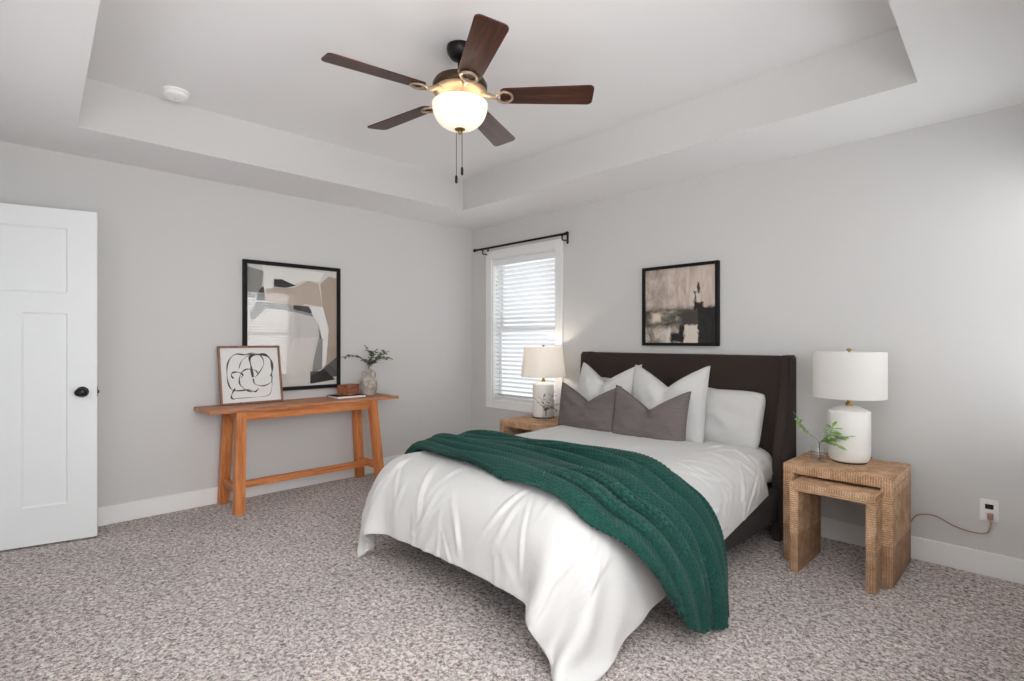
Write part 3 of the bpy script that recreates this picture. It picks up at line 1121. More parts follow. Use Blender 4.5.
def rounded_box_grid(lo, hi, r, step, disp):
    """an all-quad rounded box surface with a displacement function along its normals"""
    lo, hi = np.array(lo), np.array(hi)
    bm = B()
    c, h = (lo + hi) / 2, (hi - lo) / 2
    n = [max(2, int(round(2 * h[i] / step))) for i in range(3)]
    cache = {}

    def vert(p):
        k = tuple(np.round(p, 5))
        if k not in cache:
            qv = (p - c)
            inner = np.clip(qv, -(h - r), h - r)
            d = qv - inner
            ln = np.linalg.norm(d)
            nn = d / ln if ln > 1e-9 else np.array([0, 0, 1.0])
            pos = c + inner + nn * r
            cache[k] = bm.verts.new(pos + nn * disp(pos))
        return cache[k]
    for ax in range(3):
        u, v = [(1, 2), (0, 2), (0, 1)][ax]
        for s in (lo[ax], hi[ax]):
            gu = np.linspace(lo[u], hi[u], n[u] + 1)
            gv = np.linspace(lo[v], hi[v], n[v] + 1)
            for i in range(n[u]):
                for j in range(n[v]):
                    pts = []
                    for (a, b) in ((i, j), (i + 1, j), (i + 1, j + 1), (i, j + 1)):
                        p = np.zeros(3); p[ax] = s; p[u] = gu[a]; p[v] = gv[b]
                        pts.append(vert(p))
                    if len(set(pts)) == 4:
                        bm.faces.new(pts)
    return bm


MB0, MB1 = (1.70, -2.18, 0.302), (3.23, -0.125, 0.558)
mat_ = thing('mattress', 'thick mattress in crumpled white fitted sheet on the dark bed frame', 'mattress', (0, 0, 0))
bm = rounded_box_grid((MB0[0] + 0.02, MB0[1] + 0.02, MB0[2]), (MB1[0] - 0.02, MB1[1] - 0.02, MB1[2] - 0.02), 0.115, 0.12, lambda p: 0.0)
obj('mattress_core', bm, M['paper'], mat_, smooth=True)


def crumple(p):
    x, y, z = p
    a = math.sin(x * 21 + 3 * math.sin(y * 9)) * math.sin(y * 17 + 2.5 * math.sin(z * 15 + x * 6))
    b = math.sin((x + z) * 37 + y * 23) * 0.5
    w = 0.010 if y > -0.9 else 0.001
    return w * (a + b)


bm = rounded_box_grid(MB0, MB1, 0.125, 0.035, crumple)
fs = obj('fitted_sheet', bm, M['sheet'], mat_, smooth=True)


# cloth: positions on a grid, relaxed under gravity over a rounded box and the floor
def relax_cloth(P, rest_uv, box_lo, box_hi, r, thick, steps=260, iters=26, dt=0.016, bend=0.16, fric=0.55, hold=None, floor=0.012):
    lo, hi = np.array(box_lo), np.array(box_hi)
    c, h = (lo + hi) / 2, (hi - lo) / 2
    ny, nx = P.shape[:2]
    cons = []

    def add(sa, sb, k):
        ra = np.linalg.norm(rest_uv[sb] - rest_uv[sa], axis=-1)
        cons.append((sa, sb, ra, k))
    S = slice
    for par in (0, 1):
        m = (nx - 1 - par + 1) // 2
        add((S(None), S(par, par + 2 * m, 2)), (S(None), S(par + 1, par + 1 + 2 * m, 2)), 1.0)
        m = (ny - 1 - par + 1) // 2
        add((S(par, par + 2 * m, 2), S(None)), (S(par + 1, par + 1 + 2 * m, 2), S(None)), 1.0)
    for par in (0, 1):
        m = (ny - 1 - par + 1) // 2
        add((S(par, par + 2 * m, 2), S(0, nx - 1)), (S(par + 1, par + 1 + 2 * m, 2), S(1, nx)), 0.12)
        add((S(par, par + 2 * m, 2), S(1, nx)), (S(par + 1, par + 1 + 2 * m, 2), S(0, nx - 1)), 0.12)
    for g in (2, 3):
        add((S(None), S(0, nx - g)), (S(None), S(g, nx)), bend * 0.3)
        add((S(0, ny - g), S(None)), (S(g, ny), S(None)), bend * 0.3)
    V = np.zeros_like(P)
    for st_ in range(steps):
        V[..., 2] -= 9.8 * dt
        V *= 0.97
        Q = P.copy()
        P = P + V * dt
        for it in range(iters):
            for sa, sb, ra, k in cons:
                A, Bv = P[sa], P[sb]
                d = Bv - A
                ln = np.linalg.norm(d, axis=-1) + 1e-9
                cr = (0.5 * k * (ln - ra) / ln)[..., None] * d
                P[sa] = A + cr
                P[sb] = P[sb] - cr
            qv = P - c
            w = np.abs(qv) - (h - r)
            sg = np.sign(qv)
            wp = np.maximum(w, 0)
            lw = np.linalg.norm(wp, axis=-1)
            inside = np.minimum(w.max(-1), 0)
            dist = lw + inside - r
            pen = thick - dist
            hit = pen > 0
            if hit.any():
                nrm = np.where(lw[..., None] > 1e-6, wp / (lw[..., None] + 1e-9), (w == w.max(-1, keepdims=True)).astype(float)) * sg
                P = np.where(hit[..., None], P + nrm * pen[..., None], P)
                mv = P - Q
                tan = mv - (mv * nrm).sum(-1, keepdims=True) * nrm
                P = np.where(hit[..., None], P - tan * fric * 0.3, P)
            under = P[..., 2] < floor
            if under.any():
                P[..., 2] = np.maximum(P[..., 2], floor)
                P[..., :2] = np.where(under[..., None], Q[..., :2] + 0.4 * (P[..., :2] - Q[..., :2]), P[..., :2])
            sl = 0.75 * max(0.0, 1 - st_ / (0.6 * steps))
            P[..., 0] = np.clip(P[..., 0], lo[0] - 0.07 - sl, hi[0] + 0.065 + sl)
            P[..., 1] = np.maximum(P[..., 1], lo[1] - 0.16 - sl)
            if hold is not None:
                P[hold] = Q[hold]
        V = (P - Q) / dt
        sp = np.linalg.norm(V, axis=-1, keepdims=True)
        V *= np.minimum(1, 2.5 / (sp + 1e-9))
    return P


# duvet: hangs further on the right side towards the foot
Y0, LEN = -0.60, 1.60 + 0.30
nu, nv = 72, 58
uu = np.linspace(0, 1, nu)
vv = np.linspace(0, 1, nv)
U, Vv = np.meshgrid(uu, vv)
xl = 1.68 - (0.34 - 0.11 * Vv)
xr = 3.25 + np.interp(Vv, [0, 0.28, 0.63, 0.85, 1], [0.20, 0.29, 0.375, 0.43, 0.40])
RX_ = xl + (xr - xl) * U
RY_ = Y0 - LEN * Vv + 0.14 * np.clip((U - 0.72) / 0.28, 0, 1) * (1 - Vv) ** 2
rest = np.stack([RX_ * 1.004, RY_ * 1.004], -1)
P0 = np.stack([RX_, RY_, np.full_like(RX_, 0.63)], -1)
P0[..., 2] += 0.006 * np.sin(RX_ * 13 + 2 * np.sin(RY_ * 7)) + RNG.normal(0, 0.0015, RX_.shape)
hold = np.zeros((nv, nu), bool)
hold[:2, (uu > 0.2) & (uu < 0.78)] = True
P0[hold, 2] = 0.59
P1 = relax_cloth(P0, rest, (1.69, -2.20, -0.4), (3.24, -0.1, 0.558), 0.18, 0.032, hold=hold)


def grid_bm(P, uvs=None):
    bm = B()
    ny, nx = P.shape[:2]
    vsr = [[bm.verts.new(P[j, i]) for i in range(nx)] for j in range(ny)]
    lay = bm.loops.layers.uv.new('uv') if uvs is not None else None
    for j in range(ny - 1):
        for i in range(nx - 1):
            f = bm.faces.new((vsr[j][i], vsr[j + 1][i], vsr[j + 1][i + 1], vsr[j][i + 1]))
            if lay:
                for lp, (jj, ii) in zip(f.loops, ((j, i), (j + 1, i), (j + 1, i + 1), (j, i + 1))):
                    lp[lay].uv = uvs[jj, ii]
    return bm


def mesh_from_grid(name, P, mat, uvs=None):
    bm = grid_bm(P, uvs)
    me = bpy.data.meshes.new(name)
    bm.normal_update()
    bm.to_mesh(me)
    bm.free()
    me.materials.append(mat)
    me.polygons.foreach_set('use_smooth', [True] * len(me.polygons))
    o = bpy.data.objects.new(name, me)
    C.objects.link(o)
    return o


def laplacian(P, n):
    P = P.copy()
    for _ in range(n):
        Q = P.copy()
        Q[1:-1, 1:-1] = 0.5 * P[1:-1, 1:-1] + 0.125 * (P[:-2, 1:-1] + P[2:, 1:-1] + P[1:-1, :-2] + P[1:-1, 2:])
        P = Q
    return P


def smooth_edges(P, n):
    P = laplacian(P, n)
    for _ in range(n):
        for e in (P[0], P[-1], P[:, 0], P[:, -1]):
            e[1:-1] = 0.5 * e[1:-1] + 0.25 * (e[:-2] + e[2:])
    return P


P1 = smooth_edges(P1, 7)


def upsample(P):
    ny, nx = P.shape[:2]
    Q = np.zeros((2 * ny - 1, 2 * nx - 1, 3))
    Q[::2, ::2] = P
    Q[1::2, ::2] = 0.5 * (P[:-1] + P[1:])
    Q[:, 1::2] = 0.5 * (Q[:, :-2:2] + Q[:, 2::2])
    return laplacian(Q, 2)


def grid_normals(P):
    n = np.cross(np.gradient(P, axis=1), -np.gradient(P, axis=0))
    return n / (np.linalg.norm(n, axis=-1, keepdims=True) + 1e-9)


P1 = upsample(upsample(P1))
rgw = np.random.default_rng(5)
vg, ug = np.meshgrid(np.linspace(0, 1, P1.shape[0]), np.linspace(0, 1, P1.shape[1]), indexing='ij')
xm, ym = (ug - 0.5) * 2.4, -vg * LEN          # metres on the cloth
Wk = np.zeros_like(xm)
creases = []
for k in range(34):                            # soft upright creases on the foot end
    creases.append((rgw.uniform(-1.15, 1.15), -rgw.uniform(1.45, 1.9), rgw.normal(0, 0.45), rgw.uniform(0.08, 0.2), rgw.uniform(0.010, 0.022), rgw.uniform(0.003, 0.008)))
for k in range(26):                            # crumpled right edge near the pillows
    creases.append((rgw.uniform(0.7, 1.12), -rgw.uniform(0.02, 0.6), rgw.normal(1.2, 0.8), rgw.uniform(0.05, 0.14), rgw.uniform(0.008, 0.018), rgw.uniform(0.004, 0.010)))
for k in range(16):                            # faint marks on the top
    creases.append((rgw.uniform(-0.7, 0.8), -rgw.uniform(0.1, 1.5), rgw.normal(0, 1.2), rgw.uniform(0.1, 0.3), rgw.uniform(0.012, 0.03), rgw.uniform(0.0015, 0.004)))
for (x0, y0, an, ln, wd, am) in creases:
    dx_, dy_ = xm - x0, ym - y0
    along = dx_ * math.sin(an) + dy_ * math.cos(an)
    across = dx_ * math.cos(an) - dy_ * math.sin(an) + 0.08 * along * along / ln
    Wk += am * np.exp(-(across / wd) ** 2 - (along / ln) ** 2) - 0.5 * am * np.exp(-((across - 1.8 * wd) / wd) ** 2 - (along / ln) ** 2)
Wk += 0.006 * np.sin(xm * 4.1 + 1.5 * np.sin(ym * 3.3)) * np.sin(ym * 4.7 + 1.0)
P1 = P1 + grid_normals(P1) * (Wk + 0.004)[..., None]
P1[..., 2] = np.maximum(P1[..., 2], 0.012)
duvet = mesh_from_grid('duvet', P1, M['linen'])
tag(duvet, 'plain white duvet spread over the bed with one corner touching the carpet', 'duvet')
s_ = duvet.modifiers.new('thickness', 'SOLIDIFY'); s_.thickness = 0.022; s_.offset = -1
s2 = duvet.modifiers.new('smooth', 'SUBSURF'); s2.levels = s2.render_levels = 1
_b = grid_bm(P1)
_b.normal_update()
DUVET = BVHTree.FromBMesh(_b)
_b.free()

# ------------------------------------------------------------------ green knitted throw
# cross-section path over the bed, from the hanging left end to the hanging right end
prof = [(1.64, 0.36), (1.65, 0.43), (1.695, 0.505), (1.77, 0.562), (1.87, 0.594), (2.05, 0.606), (2.45, 0.608), (2.88, 0.606), (3.04, 0.598), (3.155, 0.57),
        (3.255, 0.51), (3.32, 0.435), (3.365, 0.33), (3.395, 0.2), (3.41, 0.02)]
pc = [(v.x, v.z) for v in spline([(x, 0, z) for x, z in prof], 40)]
pa = np.array(pc)
arc = np.concatenate([[0], np.cumsum(np.linalg.norm(np.diff(pa, axis=0), axis=1))])
LT = arc[-1]
ns, nw = 720, 340
WT = 1.15
ss = np.linspace(0, 1, ns)
ww = np.linspace(0, 1, nw)
px_ = np.interp(ss * LT, arc, pa[:, 0])
pz_ = np.interp(ss * LT, arc, pa[:, 1])
s_at = lambda x, z: float(arc[np.argmin((pa[:, 0] - x) ** 2 + (pa[:, 1] - z) ** 2)] / LT)
keys = [(0.0, -1.60, -1.93), (s_at(1.665, 0.60), -1.56, -1.96), (s_at(1.85, 0.63), -1.52, -1.97), (s_at(2.15, 0.63), -1.44, -2.04), (s_at(2.45, 0.634), -1.38, -2.06),
        (s_at(2.75, 0.63), -1.37, -2.07), (s_at(3.0, 0.63), -1.40, -2.09), (s_at(3.225, 0.6), -1.42, -2.12), (s_at(3.32, 0.435), -1.385, -2.03), (s_at(3.375, 0.34), -1.37, -1.985),
        (s_at(3.395, 0.2), -1.385, -1.92), (1.0, -1.41, -1.86)]
ka = np.array(keys)
yh = np.interp(ss, ka[:, 0], ka[:, 1])
yf = np.interp(ss, ka[:, 0], ka[:, 2])
ker = np.ones(25) / 25
sm1 = lambda a: np.convolve(np.pad(a, 12, mode='edge'), ker, 'valid')
yh, yf = sm1(sm1(yh)), sm1(sm1(yf))
Wg, Sg = np.meshgrid(ww, ss)             # rows: along the length
# ridges running along the length, wandering a little
ridge = [(0.07, 0.05, 0.012, 0.02, 1.0), (0.24, 0.05, 0.032, 0.03, 2.2), (0.43, 0.045, 0.022, 0.05, 0.3), (0.63, 0.05, 0.032, 0.045, 4.0),
         (0.82, 0.045, 0.022, 0.035, 5.2), (0.95, 0.045, 0.018, 0.015, 3.0)]
hang = np.clip((Sg * LT - (LT - 0.62)) / 0.35, 0, 1)
H = np.zeros_like(Sg)
for (c0, sg_, am, wn, ph) in ridge:
    cc = c0 + wn * np.sin(Sg * 7.0 + ph) + 0.35 * wn * np.sin(Sg * 17 + 2 * ph)
    amp = am * (0.75 + 0.35 * np.sin(Sg * 9.3 + ph * 1.7)) * (1 - hang) + hang * am * 0.55
    H += amp * np.exp(-((Wg - cc) / sg_) ** 2)
fold = np.abs(np.sin(PI * (Wg * 6.1 + 0.26 * np.sin(Sg * 5.0 + 0.6) + 0.10 * np.sin(Sg * 12.0 + 4 * Wg))))
H += 0.066 * (fold ** 0.8) * (1 - 0.6 * hang) * (0.75 + 0.25 * np.sin(Sg * 11 + Wg * 9))
# the deep groove between the two hanging lobes
H += hang * (0.030 * np.exp(-((Wg - 0.22) / 0.15) ** 4) + 0.036 * np.exp(-((Wg - 0.70) / 0.17) ** 4))
H -= hang * 0.012 * np.exp(-((Wg - 0.455) / 0.05) ** 2)
H *= 0.45 + 0.55 * np.clip(Sg / 0.22, 0, 1)
# sideways bunching so that the gathers lean
Wy = Wg + 0.012 * np.sin(Wg * 30 + Sg * 5)
# hem: the right end drops lower at the head side
drop = np.clip((Sg - 0.72) / 0.28, 0, 1) ** 1.3
hemz = np.interp(ww, [0, 0.2, 0.4, 0.46, 0.52, 0.62, 0.8, 0.92, 1.0], [0.05, 0.012, 0.02, 0.1, 0.085, 0.05, 0.09, 0.15, 0.24])
base_x = np.repeat(px_[:, None], nw, 1)
base_z = np.repeat(pz_[:, None], nw, 1)
z_hi = 0.5
tz = np.clip((z_hi - base_z) / (z_hi - 0.02), 0, 1) * (base_x > 2.5)
base_z = base_z + tz * (hemz[None, :] - 0.012)
Yg = yh[:, None] + (yf - yh)[:, None] * Wy
dx = np.gradient(px_); dz = np.gradient(pz_)
nl = np.hypot(dx, dz)
nx_, nz_ = -dz / nl, dx / nl
PT = np.stack([base_x, Yg, base_z], -1)
NT_ = np.stack([np.repeat(nx_[:, None], nw, 1), np.zeros_like(Yg), np.repeat(nz_[:, None], nw, 1)], -1)
# lift clear of the duvet
need = np.zeros_like(Yg)
for i in range(0, ns, 4):
    for j in range(0, nw, 4):
        p = Vector(PT[i, j])
        n = Vector(NT_[i, j])
        hit = DUVET.ray_cast(p + n * 0.25, -n, 0.40)
        if hit[0] is not None:
            need[i:i + 4, j:j + 4] = max(-0.12, 0.25 - hit[3])
        else:
            need[i:i + 4, j:j + 4] = -0.02
need = np.where(tz > 0, np.maximum(need, 0.0), need)
for _ in range(2):
    pad = np.pad(need, 4, mode='edge')
    need = np.max([pad[a:a + ns, b:b + nw] for a in (0, 4, 8) for b in (0, 4, 8)], axis=0)
for _ in range(16):
    pad = np.pad(need, 3, mode='edge')
    need = sum(pad[a:a + ns, b:b + nw] for a in (0, 3, 6) for b in (0, 3, 6)) / 9
PT[..., 1] -= 0.85 * (H - 0.03) * (1 - 0.75 * hang) * np.clip(np.minimum(Wg, 1 - Wg) / 0.12, 0, 1)   # the gathers lean to the foot
PT = PT + NT_ * (need + 0.001 + 0.9 * H)[..., None]
# knit stitches
su = Sg * LT / 0.021
wu = Wg * WT / 0.0165
par_ = np.floor(wu) % 2
st1 = (np.abs(np.sin(PI * wu)) * (0.25 + 0.75 * np.abs(np.sin(PI * (su + 0.5 * par_))))) ** 0.75
gu_ = np.gradient(PT, axis=0); gw_ = np.gradient(PT, axis=1)
nr = np.cross(gw_, gu_)
nr /= np.linalg.norm(nr, axis=-1, keepdims=True) + 1e-9
flip = np.sign((nr * NT_).sum(-1).mean())
PT = PT + nr * flip * (0.011 * st1)[..., None]
PT[..., 2] = np.maximum(PT[..., 2], 0.014)
uvg = np.stack([Sg * LT, Wg * WT], -1)
throw = mesh_from_grid('throw_blanket', PT, M['knit'], uvg)
tag(throw, 'dark green chunky knit throw draped across the foot of the bed', 'throw blanket')
s_ = throw.modifiers.new('thickness', 'SOLIDIFY'); s_.thickness = 0.010; s_.offset = -1


# ------------------------------------------------------------------ pillows
def pillow(name, w, h, t, mat, chop=0.0, notch=0.0, n=44, pinch=0.05, seed=0, rnd=0.0, wr=0.007):
    """pillow standing up: x width, z height from 0, y thickness; chop = depth of the dent in the top edge"""
    rg = np.random.default_rng(seed)
    a = np.linspace(-1, 1, n + 1)
    A, Bb = np.meshgrid(a, a)
    edge = np.clip((1 - np.abs(A) ** 2.6) * (1 - np.abs(Bb) ** 2.6), 0, 1)
    th = 0.5 * t * edge ** 0.48
    X = w / 2 * A * (1 - pinch * (1 - Bb ** 2) * np.abs(A) ** 2)
    Z = h / 2 * (1 + Bb * (1 - pinch * 1.2 * (1 - A ** 2) * np.abs(Bb) ** 2))
    # sharp dent in the top edge with a crease below it
    tent = np.clip(1 - np.abs(A) / 0.95, 0, 1) ** 1.25
    up = np.clip((Bb + 0.35) / 1.35, 0, 1) ** 1.4
    Z -= chop * tent * up
    crease = np.exp(-(A / (0.10 + 0.10 * np.clip(Bb, 0, 1))) ** 2) * np.clip((Bb + 0.1) / 1.1, 0, 1)
    th *= (1 - notch * crease)
    ph = rg.uniform(0, 6, 6)
    wrk = wr * (np.sin(A * 5 + ph[0] + 2 * np.sin(Bb * 4 + ph[1])) * np.sin(Bb * 6 + ph[2]) + 0.6 * np.sin(A * 9 + Bb * 7 + ph[3]) + 0.4 * np.sin(A * 17 - Bb * 5 + ph[4]) * np.sin(Bb * 12 + 3 * A + ph[5])) * edge
    X, Z = X * (1 - rnd * Bb ** 6), h / 2 + (Z - h / 2) * (1 - rnd * 1.5 * A ** 6)
    bm = B()
    lay = bm.loops.layers.uv.new('uv')
    front = [[None] * (n + 1) for _ in range(n + 1)]
    back = [[None] * (n + 1) for _ in range(n + 1)]
    for j in range(n + 1):
        for i in range(n + 1):
            rim = i in (0, n) or j in (0, n)
            front[j][i] = bm.verts.new((X[j, i], -th[j, i] - (0 if rim else wrk[j, i]), Z[j, i]))
            back[j][i] = front[j][i] if rim else bm.verts.new((X[j, i], th[j, i] * 0.85, Z[j, i]))
    for j in range(n):
        for i in range(n):
            for g, idx in ((front, ((j, i), (j, i + 1), (j + 1, i + 1), (j + 1, i))), (back, ((j, i), (j + 1, i), (j + 1, i + 1), (j, i + 1)))):
                f = bm.faces.new([g[y][x] for y, x in idx])
                for lp, (y, x) in zip(f.loops, idx):
                    lp[lay].uv = (a[x] * w / 2, a[y] * h / 2)
    o = obj(name, bm, mat, None, smooth=True)
    return o


def place(o, x, y, z, lean, yaw=0.0, roll=0.0):
    o.matrix_world = Matrix.Translation((x, y, z)) @ Matrix.Rotation(yaw, 4, 'Z') @ Matrix.Rotation(-lean, 4, 'X') @ Matrix.Rotation(roll, 4, 'Y')


# sleeping pillows against the headboard
p_ = pillow('sleeping_pillow', 0.66, 0.40, 0.17, M['linen'], 0.015, 0, seed=1, pinch=0.01, rnd=0.06)
place(p_, 2.81, -0.265, 0.53, math.radians(14), 0.0, math.radians(3))
tag(p_, 'white sleeping pillow at right end leaning bare against the dark headboard', 'pillow', 'white sleeping pillows')
p_ = pillow('sleeping_pillow', 0.66, 0.40, 0.17, M['linen'], 0.015, 0, seed=2, pinch=0.01, rnd=0.06)
place(p_, 2.07, -0.255, 0.55, math.radians(13))
tag(p_, 'white sleeping pillow mostly hidden behind the left square white sham', 'pillow', 'white sleeping pillows')
# square shams
p_ = pillow('pillow_sham', 0.555, 0.54, 0.20, M['linen'], 0.145, 0.45, seed=3, pinch=0.06)
place(p_, 2.03, -0.47, 0.55, math.radians(20), 0.0)
tag(p_, 'square white pillow sham on the left behind a grey cushion', 'pillow', 'square white shams')
p_ = pillow('pillow_sham', 0.575, 0.575, 0.21, M['linen'], 0.15, 0.45, seed=4, pinch=0.03)
place(p_, 2.568, -0.445, 0.50, math.radians(13), 0.02, math.radians(-1))
tag(p_, 'square white pillow sham between left sham and right sleeping pillow', 'pillow', 'square white shams')
# grey oblong cushions with a dent in the top
p_ = pillow('grey_cushion', 0.555, 0.375, 0.15, M['grey_pillow'], 0.125, 0.5, seed=5, pinch=0.05)
place(p_, 2.025, -0.605, 0.54, math.radians(9), 0.0)
tag(p_, 'dark grey ribbed cushion nearest the left bedside lamp with dented top', 'cushion', 'grey cushions on the bed')
p_ = pillow('grey_cushion', 0.565, 0.405, 0.15, M['grey_pillow'], 0.14, 0.55, seed=6, pinch=0.05)
place(p_, 2.545, -0.625, 0.515, math.radians(9), 0.03, math.radians(1))
tag(p_, 'dark grey ribbed cushion in front of the right white sham with dented top', 'cushion', 'grey cushions on the bed')


# ------------------------------------------------------------------ nesting nightstands
def arch_table(name, label, w, d, h, t, loc, group=None):
    """an upside-down U: a thick top and two slab legs, wound with rope; origin at floor centre"""
    root = thing(name, label, 'nightstand', loc, (0, 0, 0), group)
    bm = B(); add_box(bm, (-w / 2, -d / 2, h - t), (w / 2, d / 2, h), 0.008, 3)
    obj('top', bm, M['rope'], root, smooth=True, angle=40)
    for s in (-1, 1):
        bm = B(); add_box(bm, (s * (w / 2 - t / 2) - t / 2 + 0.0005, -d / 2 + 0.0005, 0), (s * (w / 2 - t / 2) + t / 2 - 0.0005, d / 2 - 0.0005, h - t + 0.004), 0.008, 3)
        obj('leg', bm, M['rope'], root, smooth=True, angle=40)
    return root


NSH = 0.548
ns_r = arch_table('nightstand', 'large rope wrapped nightstand holding the white lamp right of the bed', 0.515, 0.47, NSH, 0.056, (3.635, -0.315, 0), 'rope nightstands')
nest = arch_table('nesting_table', 'small rope wrapped table tucked under the right nightstand', 0.392, 0.40, 0.478, 0.045, (3.652, -0.487, 0))
ns_l = copy_tree(ns_r, (1.32, -0.345, 0), (0, 0, 0), 'rope wrapped nightstand below the window left of the bed', 'rope nightstands')


# ------------------------------------------------------------------ lamps
def table_lamp(label, loc, body, shade_r, shade_z, group, foot_r):
    root = thing('table_lamp', label, 'lamp', loc, (0, 0, 0), group)
    bm = B(); add_lathe(bm, [(0, 0), (foot_r, 0), (foot_r, 0.006), (foot_r * 0.8, 0.009), (0, 0.009)], 40)
    obj('foot', bm, M['bronze'], root, smooth=True, angle=40)
    bm = B(); add_lathe(bm, body, 56)
    obj('body', bm, M['white_ceramic'], root, smooth=True, angle=20)
    zt = body[-1][1]
    z0, z1 = shade_z
    bm = B(); add_lathe(bm, [(0, zt - 0.004), (0.018, zt - 0.004), (0.018, zt + 0.014), (0.011, zt + 0.018), (0.011, zt + 0.075), (0, zt + 0.08)], 20)
    obj('neck', bm, M['brass'], root, smooth=True, angle=40)
    bm = B()
    r0, r1 = shade_r
    th = 0.0025
    add_lathe(bm, [(r0, z0), (r0 + 0.001, z0 + 0.006), (r1 + 0.001, z1 - 0.006), (r1, z1), (r1 - th, z1), (r0 - th, z0)], 72, closed=True)
    sh_ = obj('lamp_shade', bm, M['shade'], root, smooth=True, angle=60)
    bm = B()
    for k in range(3):
        an = 2 * PI * k / 3 + 0.4
        add_tube(bm, [(0.006 * math.cos(an), 0.006 * math.sin(an), z1 - 0.02), ((r1 - 0.002) * math.cos(an), (r1 - 0.002) * math.sin(an), z1 - 0.012)], 0.0018, 6)
    add_lathe(bm, [(0, z1 - 0.026), (0.01, z1 - 0.026), (0.01, z1 - 0.014), (0, z1 - 0.014)], 14)
    add_tube(bm, [(0.03, 0, zt + 0.06), (0.055, 0, zt + 0.11), (0.05, 0, z1 - 0.03), (0.004, 0, z1 - 0.018)], 0.0016, 6)
    obj('harp', bm, M['brass'], sh_)
    bm = B(); add_lathe(bm, [(0, z1 - 0.016), (0.005, z1 - 0.014), (0.005, z1 + 0.004), (0.013, z1 + 0.006), (0.013, z1 + 0.014), (0.006, z1 + 0.018), (0, z1 + 0.019)], 16)
    obj('finial', bm, M['brass'], root, smooth=True, angle=40)
    bm = B(); add_lathe(bm, [(0, zt + 0.075), (0.012, zt + 0.075), (0.014, zt + 0.09), (0.028, zt + 0.12), (0.03, zt + 0.14), (0.022, zt + 0.162), (0, zt + 0.17)], 20)
    obj('bulb', bm, M['plastic'], root, smooth=True)
    return root


LR = (3.633, -0.255)
bodyR = [(0, 0.006), (0.085, 0.006), (0.095, 0.012), (0.102, 0.03), (0.105, 0.07), (0.1055, 0.18), (0.105, 0.284), (0.101, 0.291), (0.048, 0.315), (0.03, 0.318), (0.0, 0.318)]
lamp_r = table_lamp('white cylindrical ceramic lamp with straight drum shade on the right nightstand', (LR[0], LR[1], NSH), bodyR, (0.18, 0.18), (0.364, 0.624), 'white bedside lamps', 0.088)
bodyL = [(0, 0.006), (0.082, 0.006), (0.09, 0.012), (0.094, 0.03), (0.095, 0.20), (0.095, 0.284), (0.09, 0.30), (0.07, 0.312), (0.04, 0.319), (0.0, 0.32)]
lamp_l = table_lamp('white ceramic lamp glowing with tapered shade on the nightstand below the window', (LAMP_L[0], LAMP_L[1], NSH), bodyL, (0.2, 0.17), (0.365, 0.63), 'white bedside lamps', 0.1)
# cord of the right lamp: down behind the nightstand and along the wall to the outlet
bm = B()
cordpts = [(3.66, -0.16, NSH + 0.006), (3.70, -0.078, NSH + 0.006), (3.70, -0.062, NSH - 0.03), (3.70, -0.05, 0.3), (3.695, -0.045, 0.05), (3.75, -0.045, 0.018), (3.83, -0.045, 0.08),
           (3.895, -0.035, 0.235), (3.945, -0.03, 0.268), (4.0, -0.03, 0.268), (4.07, -0.03, 0.235), (4.15, -0.035, 0.222), (4.205, -0.045, 0.235), (4.22, -0.05, 0.28), (4.217, -0.042, 0.306)]
add_tube(bm, [Vector(p) - Vector((LR[0], LR[1], NSH)) for p in spline(cordpts, 10)], 0.0034, 8)
cord = obj('power_cord', bm, M['cord'], lamp_r, smooth=True)
bm = B(); add_box(bm, (4.205 - LR[0], -0.045 - LR[1], 0.303 - NSH), (4.229 - LR[0], -0.0075 - LR[1], 0.333 - NSH), 0.005)
obj('plug', bm, M['cord'], cord)

# outlet
ol = thing('wall_outlet', 'white wall outlet with a plugged cord on the wall right of nightstand', 'outlet', (4.212, 0, 0.344))
bm = B(); add_box(bm, (-0.037, -0.006, -0.0575), (0.037, 0, 0.0575), 0.003)
obj('cover_plate', bm, M['plastic'], ol)
for s, m in ((1, 'black'), (-1, 'socket')):
    bm = B(); add_box(bm, (-0.017, -0.0085, s * 0.02 - 0.0125), (0.017, -0.005, s * 0.02 + 0.0125), 0.003)
    k = obj('socket', bm, M[m], ol)
    if s > 0:
        k['label'] = 'black socket insert'
bm = B(); add_lathe(bm, [(0, 0.0065), (0.0035, 0.006), (0.0035, 0.004)], 10)
obj('screw', bm, M['socket'], ol, rot=(PI / 2, 0, 0))


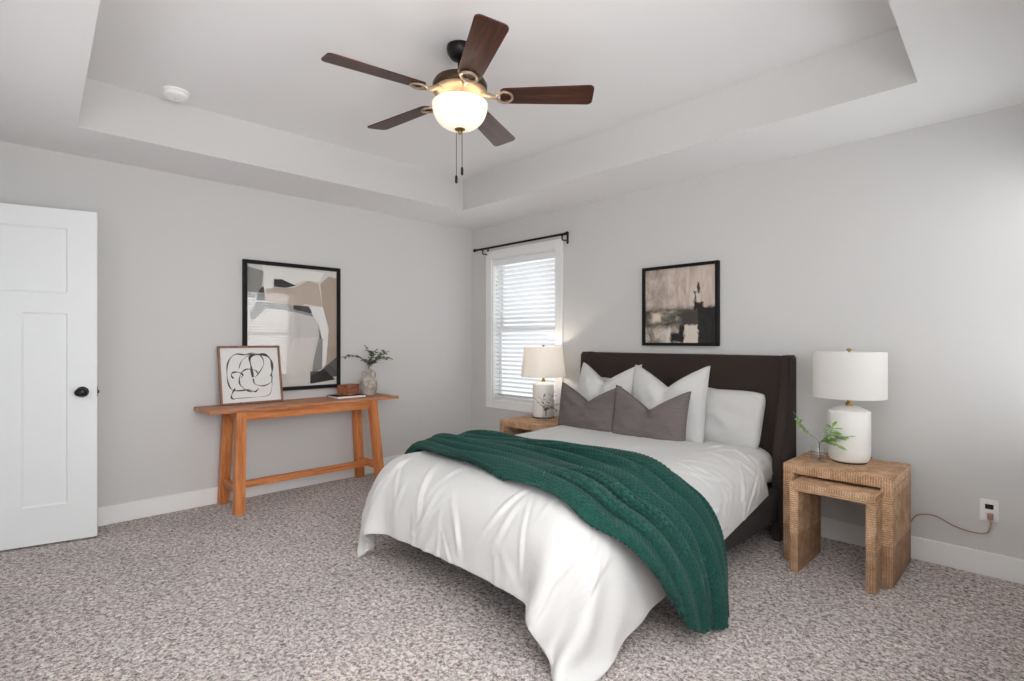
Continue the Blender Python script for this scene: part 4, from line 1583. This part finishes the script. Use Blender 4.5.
# ------------------------------------------------------------------ glass jars with cuttings
def jar(label, loc, r, h, group):
    root = thing('glass_jar', label, 'jar', loc, (0, 0, 0), group)
    bm = B()
    add_lathe(bm, [(0, 0), (r, 0), (r, h * 0.68), (r * 0.72, h * 0.8), (r * 0.68, h * 0.92), (r * 0.8, h), (r * 0.74, h), (r * 0.62, h * 0.92), (r * 0.66, h * 0.8), (r * 0.92, h * 0.66), (r * 0.92, 0.004), (0, 0.004)], 32)
    obj('body', bm, M['jar_glass'], root, smooth=True, angle=50)
    bm = B(); add_lathe(bm, [(0, 0.005), (r * 0.9, 0.005), (r * 0.9, h * 0.4), (0, h * 0.4)], 32)
    obj('water', bm, M['water'], root, smooth=True, angle=40)
    return root


jar('small clear glass jar with water beside the lamp right of the bed', (3.515, -0.40, NSH), 0.036, 0.118, 'glass jars on the nightstands')
jar('small clear glass jar beside the lamp below the window', (1.385, -0.33, NSH), 0.034, 0.09, 'glass jars on the nightstands')
sprig('green_cutting', 'bright green fern like cutting in the jar on the right nightstand', (3.52, -0.40, NSH + 0.008),
      [[(0.0, 0.0, 0.1), (-0.03, -0.01, 0.135), (-0.075, -0.02, 0.17), (-0.098, -0.03, 0.225)],
       [(0.005, 0.0, 0.1), (0.05, 0.0, 0.145), (0.075, -0.02, 0.20)],
       [(0.005, 0.0, 0.1), (0.06, 0.01, 0.125), (0.13, 0.0, 0.15)],
       [(0.005, 0.0, 0.1), (0.06, -0.03, 0.115), (0.11, -0.05, 0.105)]],
      M['leaf_green'], 0.05, 0.025, 0.014, start=0.6)
sprig('olive_cutting', 'dark olive cutting in the jar below the window', (1.385, -0.33, NSH + 0.008),
      [[(0.0, 0.0, 0.08), (-0.05, -0.01, 0.12), (-0.085, -0.03, 0.16)],
       [(0.0, 0.0, 0.08), (0.03, 0.01, 0.15), (0.05, 0.02, 0.2)],
       [(0.0, 0.0, 0.08), (0.06, 0.03, 0.12), (0.13, 0.06, 0.15)],
       [(0.0, 0.0, 0.08), (-0.02, -0.02, 0.15), (0.0, -0.03, 0.19)],
       [(0.0, 0.0, 0.08), (0.07, 0.0, 0.11), (0.12, -0.02, 0.1)]],
      M['leaf_olive'], 0.05, 0.014, 0.032)
